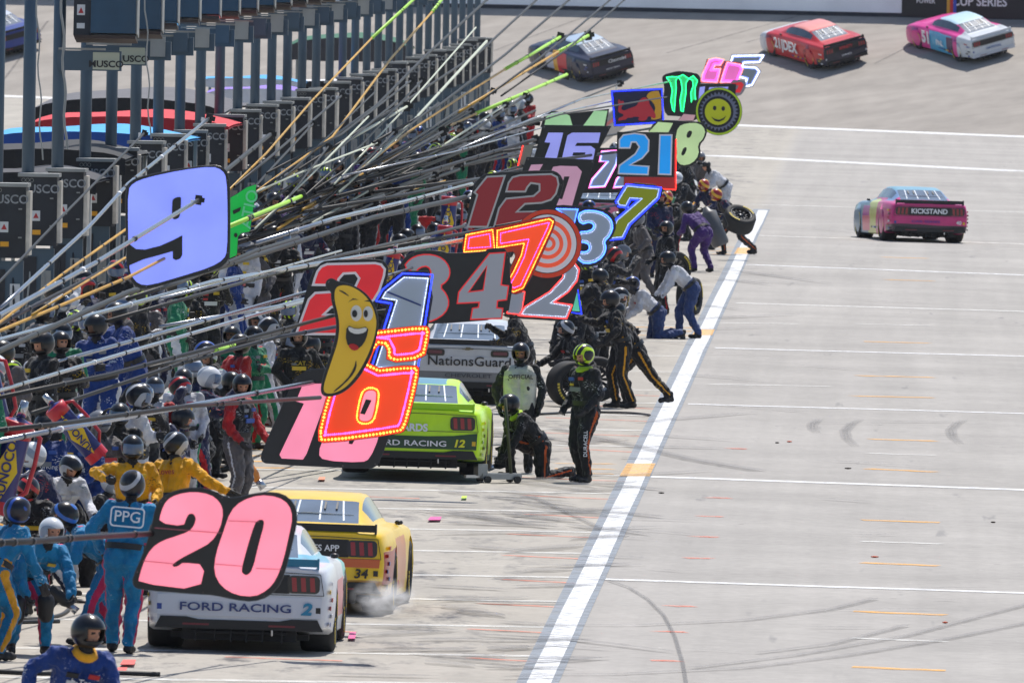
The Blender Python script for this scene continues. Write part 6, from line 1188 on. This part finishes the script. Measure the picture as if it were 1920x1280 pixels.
# guy wires by the first poles
for k, (x, lb) in enumerate(((72, 'pair of thin cables hanging between the two leftmost steel poles'), (118, 'twisted pale cable hanging beside the third steel pole'), (275, 'thin cable hanging down the mirror box pole near the canopies'))):
    d = 236 + k * 6; a, b = P(x - 4, -60, d), P(x + 6, 300 - k * 20, d); q = MB(); n = 16; q.tube([(a.lerp(b, i / n)) - a + V((.02 * math.sin(i * 1.3), 0, 0)) for i in range(n + 1)], .012 if k != 1 else .02, 5); c = q.build('cable', CABT, M=Matrix.Translation(a)); tag(c, lb, 'cable')
# ------------------------------------------------------------------ canopies beyond the row
def canopy(label, px0, px1, ytop, ybot, d, col, side, depth=6., name='canopy', bulge=.18, legs=True):
    a, b = P(px0, ybot, d), P(px1, ybot, d); top = P((px0 + px1) / 2, ytop, d).z - a.z; W = b.x - a.x; o = empty(name, (a.x, d, gz(a.x))); z0 = a.z - gz(a.x); tag(o, label, 'canopy')
    q = MB(); n = 14; vs = []
    for jv in range(7):
        for i in range(n + 1):
            t = i / n; s_ = jv / 6; z = z0 + top * (.55 + .45 * math.sin(math.pi * t) ** .6) * (.8 + .2 * math.sin(math.pi * s_)) + .03 * math.sin(9 * t + 3 * s_); vs.append((W * t, depth * s_, z))
    L = len(vs); vs += [(x, y, z - .04) for x, y, z in vs]; f = []
    for jv in range(6):
        for i in range(n): b_ = jv * (n + 1) + i; f += [(b_, b_ + 1, b_ + n + 2, b_ + n + 1), (L + b_, L + b_ + n + 1, L + b_ + n + 2, L + b_ + 1)]
    q.add(vs, f); q.build('fabric_roof', col, o, smooth=True)
    q = MB(); vs = [];
    for i in range(n + 1): t = i / n; vs += [(W * t, -.02, z0 + top * (.55 + .45 * math.sin(math.pi * t) ** .6) * .8 + .02), (W * t, -.04 + .03 * math.sin(t * 30), z0 - .05 + .02 * math.sin(t * 17))]
    q.add(vs, [(2 * i, 2 * i + 1, 2 * i + 3, 2 * i + 2) for i in range(n)]); q.build('valance', side, o)
    for x in (.1, W - .1):
        for y in (.1, depth - .1): q = MB(); q.tube([(x, y, 0), (x, y, z0 + top * .5)], .035, 8); q.build('leg', CABT, o, smooth=True)
    return o
CLR = lambda n, c: mat('canvas_' + n, c, .75, var=.15, vs=2)
canopy('grey topped black canopy behind the leftmost steel poles', 58, 420, 172, 236, 330, CLR('grey', (92, 92, 98)), CLR('black', (18, 20, 26)), 14)
canopy('bright red canopy between the black and the blue ones', 56, 428, 212, 252, 300, CLR('red', (206, 44, 56)), CLR('red2', (170, 30, 44)), 8)
canopy('light blue canopy with dark blue front near the lighting cabinets', -30, 340, 240, 282, 282, CLR('cyan', (60, 160, 220)), CLR('royal', (20, 70, 150)), 8)
canopy('black canopy with grey lower band at the left edge under the blue one', -60, 235, 272, 316, 262, CLR('black', (18, 20, 26)), CLR('black', (18, 20, 26)), 9)
canopy('charcoal canopy lowest at the left edge behind the first cabinets', -70, 180, 318, 352, 252, CLR('char', (54, 54, 60)), CLR('black', (18, 20, 26)), 6)
canopy('cyan and white canopy seen between the middle steel poles', 365, 560, 145, 160, 380, CLR('cyan', (60, 160, 220)), CLR('white', (206, 208, 214)), 6)
canopy('lilac canopy just below the cyan and white one', 385, 590, 162, 190, 372, CLR('lilac', (140, 116, 206)), CLR('white', (206, 208, 214)), 4)
canopy('white canopy low between the middle steel poles', 540, 720, 148, 172, 402, CLR('white', (206, 208, 214)), CLR('black', (18, 20, 26)), 4)
canopy('dark green canopy behind the right hand steel poles', 540, 770, 62, 110, 520, CLR('green', (24, 96, 70)), CLR('char', (54, 54, 60)), 5)
canopy('small red canopy above the lid of the tenth lighting cabinet', 425, 510, 205, 228, 335, CLR('red', (206, 44, 56)), CLR('white', (206, 208, 214)), 3)
# ------------------------------------------------------------------ tyres and tools
def tyre(label, px, py, M_, r=1., h=0.):
    o = empty('tyre_assembly', M=Matrix.Translation(G(px, py, h)) @ M_); tag(o, label, 'tyre'); link('tyre', TYM, o); link('rim', RMM, o); link('lettering', TLM, o); return o
RX = lambda a: Matrix.Rotation(R(a), 4, 'X'); RY = lambda a: Matrix.Rotation(R(a), 4, 'Y'); RZ = lambda a: Matrix.Rotation(R(a), 4, 'Z')
tyre('upright tyre with yellow lettering standing behind the official', 1068, 762, Matrix.Translation((0, 0, .355)) @ RZ(-62) @ Matrix.Scale(1., 4))
tyre('second upright tyre half hidden behind the lime helmeted man', 1118, 752, Matrix.Translation((0, 0, .355)) @ RZ(-78))
tyre('tyre carried in the arms of the running crew member near the boundary line', 1378, 470, Matrix.Identity(4))
_t = bpy.data.objects[[o.name for o in C.objects if o.get('label', '').startswith('tyre carried')][0]]; _t.matrix_basis = Matrix.Translation(P(1386, 412, 366.1)) @ V((.28, -.5, .82)).to_track_quat('X', 'Z').to_matrix().to_4x4()
pass
tyre('big tyre leaning behind the hose at the left edge', 40, 1052, Matrix.Translation((0, 0, .36)) @ RZ(-30) @ RY(8))
tyre('tyre lying flat at the boots of the purple suited man', 1262, 536, Matrix.Translation((0, 0, .36)) @ RZ(-60)); tyre('dark tyre rolling between the bending white shirts', 1292, 590, Matrix.Translation((0, 0, .355)) @ RZ(-15))
tyre('spare tyre standing beside the white suited man with bent knee', 405, 858, Matrix.Translation((0, 0, .36)) @ RZ(15)); tyre('spare tyre below the red two board', 535, 800, Matrix.Translation((0, 0, .36)) @ RZ(25))
# fuel cans: blue body, red funnel collar and handle, yellow diamond
CBL = mat('can_blue', (24, 34, 110), .4, coat=.3, var=.15); CRD = mat('can_red', (190, 26, 44), .4, coat=.3); CYL = mat('can_yellow', (236, 196, 30), .45)
def fuel_can(label, p, M_, sc=1.):
    o = empty('fuel_can', M=Matrix.Translation(p) @ M_ @ Matrix.Scale(sc, 4)); tag(o, label, 'fuel can')
    q = MB(); q.lathe([(0, .001), (0, .10), (.02, .11), (.68, .11), (.70, .10), (.72, .05), (.74, .001)], 24, M=RY(-90)); q.build('can_body', CBL, o, smooth=True)
    q = MB(); q.lathe([(.58, .111), (.58, .117), (.70, .117), (.71, .10), (.70, .09)], 24, M=RY(-90), closed=True); q.build('collar', CRD, o, smooth=True)
    q = MB(); q.lathe([(.0, .111), (.0, .117), (.1, .117), (.1, .111)], 24, M=RY(-90), closed=True); q.build('base_ring', CRD, o)
    q = MB(); q.tube([(.10, 0, .66), (.18, 0, .62), (.19, 0, .42), (.18, 0, .2), (.10, 0, .12)], .018, 8); q.build('handle', CRD, o, smooth=True)
    q = MB(); q.tube([(0, 0, .74), (0, 0, .86)], [.04, .03], 10); q.build('nozzle', CHR, o, smooth=True)
    q = MB(); q.prism([(-.085, .34), (0, .08), (.085, .34), (0, .60)], -.122, -.112); q.build('diamond', CYL, o); text('SUNOCO', .075, CBL, o, (0, -.128, .34), RY(-90), bold=.03)
    return o
fuel_can('tilted fuel can carried on the shoulder of the yellow suited crew member', P(186, 858, 186), RY(-42) @ RX(6) , 1.1)
fuel_can('fuel can leaning at the left edge with its yellow diamond in full view', P(-8, 960, 178), RY(14) @ RX(4), 1.45)
fuel_can('upper fuel can cut off by the left edge above the first blue suit', P(2, 815, 180), RY(-14), 1.25)
fuel_can('fuel can standing among the crew left of the dark red twelve', P(838, 462, 280), RY(2), 1.2)
fuel_can('second fuel can right behind the orange seventeen pole', P(829, 510, 276), RY(3), 1.1)
fuel_can('red topped fuel can just above the red two board', P(722, 548, 244), RY(12), .9)
q = MB(); q.lathe([(0, .001), (0, .16), (.06, .19), (.75, .19), (.8, .1), (.9, .05), (.9, .001)], 20, M=RY(-90)); o = empty('fuel_can', M=Matrix.Translation(G(1352, 508) + V((0, -.2, .55))) @ RY(-24)); tag(o, 'plain grey fuel can swinging at the side of the purple suit', 'fuel can'); q.build('can_body', mat('can_grey', (84, 86, 90), .45, var=.15), o, smooth=True); q = MB(); q.tube([(.18, 0, .66), (.29, 0, .6), (.29, 0, .35), (.18, 0, .3)], .02, 8); q.build('handle', BLK, o, smooth=True)
# wheel guns
def wheel_gun(label, p, M_, c):
    o = empty('wheel_gun', M=Matrix.Translation(p) @ M_); tag(o, label, 'wheel gun'); q = MB(); q.lathe([(-.14, .001), (-.14, .05), (-.1, .065), (.08, .06), (.12, .04), (.14, .035), (.14, .001)], 16); q.build('motor_housing', c, o, smooth=True); q = MB(); q.tube([(.14, 0, 0), (.24, 0, 0)], [.035, .045], 12); q.build('socket', CHR, o, smooth=True); q = MB(); q.box((-.03, -.02, -.20), (.03, .02, -.03)); q.box((-.03, -.018, -.24), (.05, .018, -.2)); q.build('grip', BLK, o); return o
wheel_gun('orange wheel gun pointing down in the hand of the red sleeved man', P(468, 880, 212), RY(52) @ Matrix.Scale(1.25, 4), mat('gun_orange', (214, 130, 40), .4)); wheel_gun('dark wheel gun held low by the crouching white helmeted man', P(112, 1118, 173), RY(40), BLK); wheel_gun('wheel gun in the hands of the kneeling man at the green car', P(945, 868, 228), RY(160), BLK); wheel_gun('silver wheel gun reaching over the silver car', P(912, 622, 263), RY(185) @ Matrix.Scale(1.1, 4), CHR)
# hoses
def hose(label, pts, r, m, h=.02, nm='air_hose'):
    g = [G(x, y, h) for x, y in pts]; sm = []
    for i in range(len(g) - 1):
        p0, p1, p2, p3 = g[max(0, i - 1)], g[i], g[i + 1], g[min(len(g) - 1, i + 2)]
        for k in range(6): t_ = k / 6; sm.append(.5 * ((2 * p1) + (p2 - p0) * t_ + (2 * p0 - 5 * p1 + 4 * p2 - p3) * t_ ** 2 + (3 * p1 - p0 - 3 * p2 + p3) * t_ ** 3))
    sm.append(g[-1]); a = sm[0]; q = MB(); q.tube([p - a for p in sm], r, 7); o = q.build(nm, m, smooth=True, M=Matrix.Translation(a)); tag(o, label, 'hose', 'air hoses on the concrete')
HS = mat('hose_black', (26, 26, 30), .5)
hose('black air hose looping behind the teal crew', [(60, 1110), (80, 1125), (130, 1130), (118, 1150), (70, 1160), (10, 1158)], .022, HS); hose('second hose coil crossing the first behind the teal crew', [(66, 1142), (100, 1120), (160, 1128), (215, 1118), (240, 1100)], .018, HS); hose('long straight hose along the bottom left below the white car', [(-20, 1258), (80, 1262), (180, 1260), (300, 1264)], .03, HS)
hose('hose on the concrete running toward the boundary line at mid height', [(1010, 776), (1100, 772), (1180, 774), (1218, 778)], .02, HS); hose('grey hose left of the teal crew near the big tyre', [(-10, 1170), (30, 1166), (110, 1164)], .026, HS)
# jack at the right rear corner of the green car
o = empty('car_jack', M=Matrix.Translation(G(935, 905)) @ RZ(25)); tag(o, 'aluminium racing jack with upright handle at the right rear of the green car', 'jack')
q = MB(); q.box((-.28, -.10, .05), (.30, .10, .13)); q.box((-.34, -.08, .10), (-.2, .08, .26)); q.build('frame', mat('jack_alloy', (150, 154, 158), .35, metal=.8, var=.2), o)
q = MB(); q.tube([(.18, 0, .12), (.05, -.06, 1.15)], .022, 10); q.build('handle', mat('jack_handle', (60, 66, 40), .5), o, smooth=True)
for x in (-.22, .22):
    for y in (-.13, .13): q = MB(); q.lathe([(-.02, .001), (-.02, .05), (.02, .05), (.02, .001)], 12, M=Matrix.Translation((x, y, .05)) @ RZ(90)); q.build('wheel', BLK, o)
q = MB(); q.box((-.5, -.04, .07), (-.27, .04, .11)); q.build('lifting_arm', CHR, o)
# ------------------------------------------------------------------ air
def haze():
    m = bpy.data.materials.new('haze_air'); m.use_nodes = True; t = m.node_tree; t.nodes.clear(); out = N(t, 'ShaderNodeOutputMaterial'); v = N(t, 'ShaderNodeVolumePrincipled')
    v.inputs['Color'].default_value = (.86, .91, 1, 1); v.inputs['Density'].default_value = .000025; v.inputs['Anisotropy'].default_value = .1
    t.links.new(v.outputs[0], out.inputs['Volume']); q = MB(); q.box((-960, -360, -8), (960, 3060, 16)); o = q.build('haze', m); tag(o, kind='stuff')
haze()
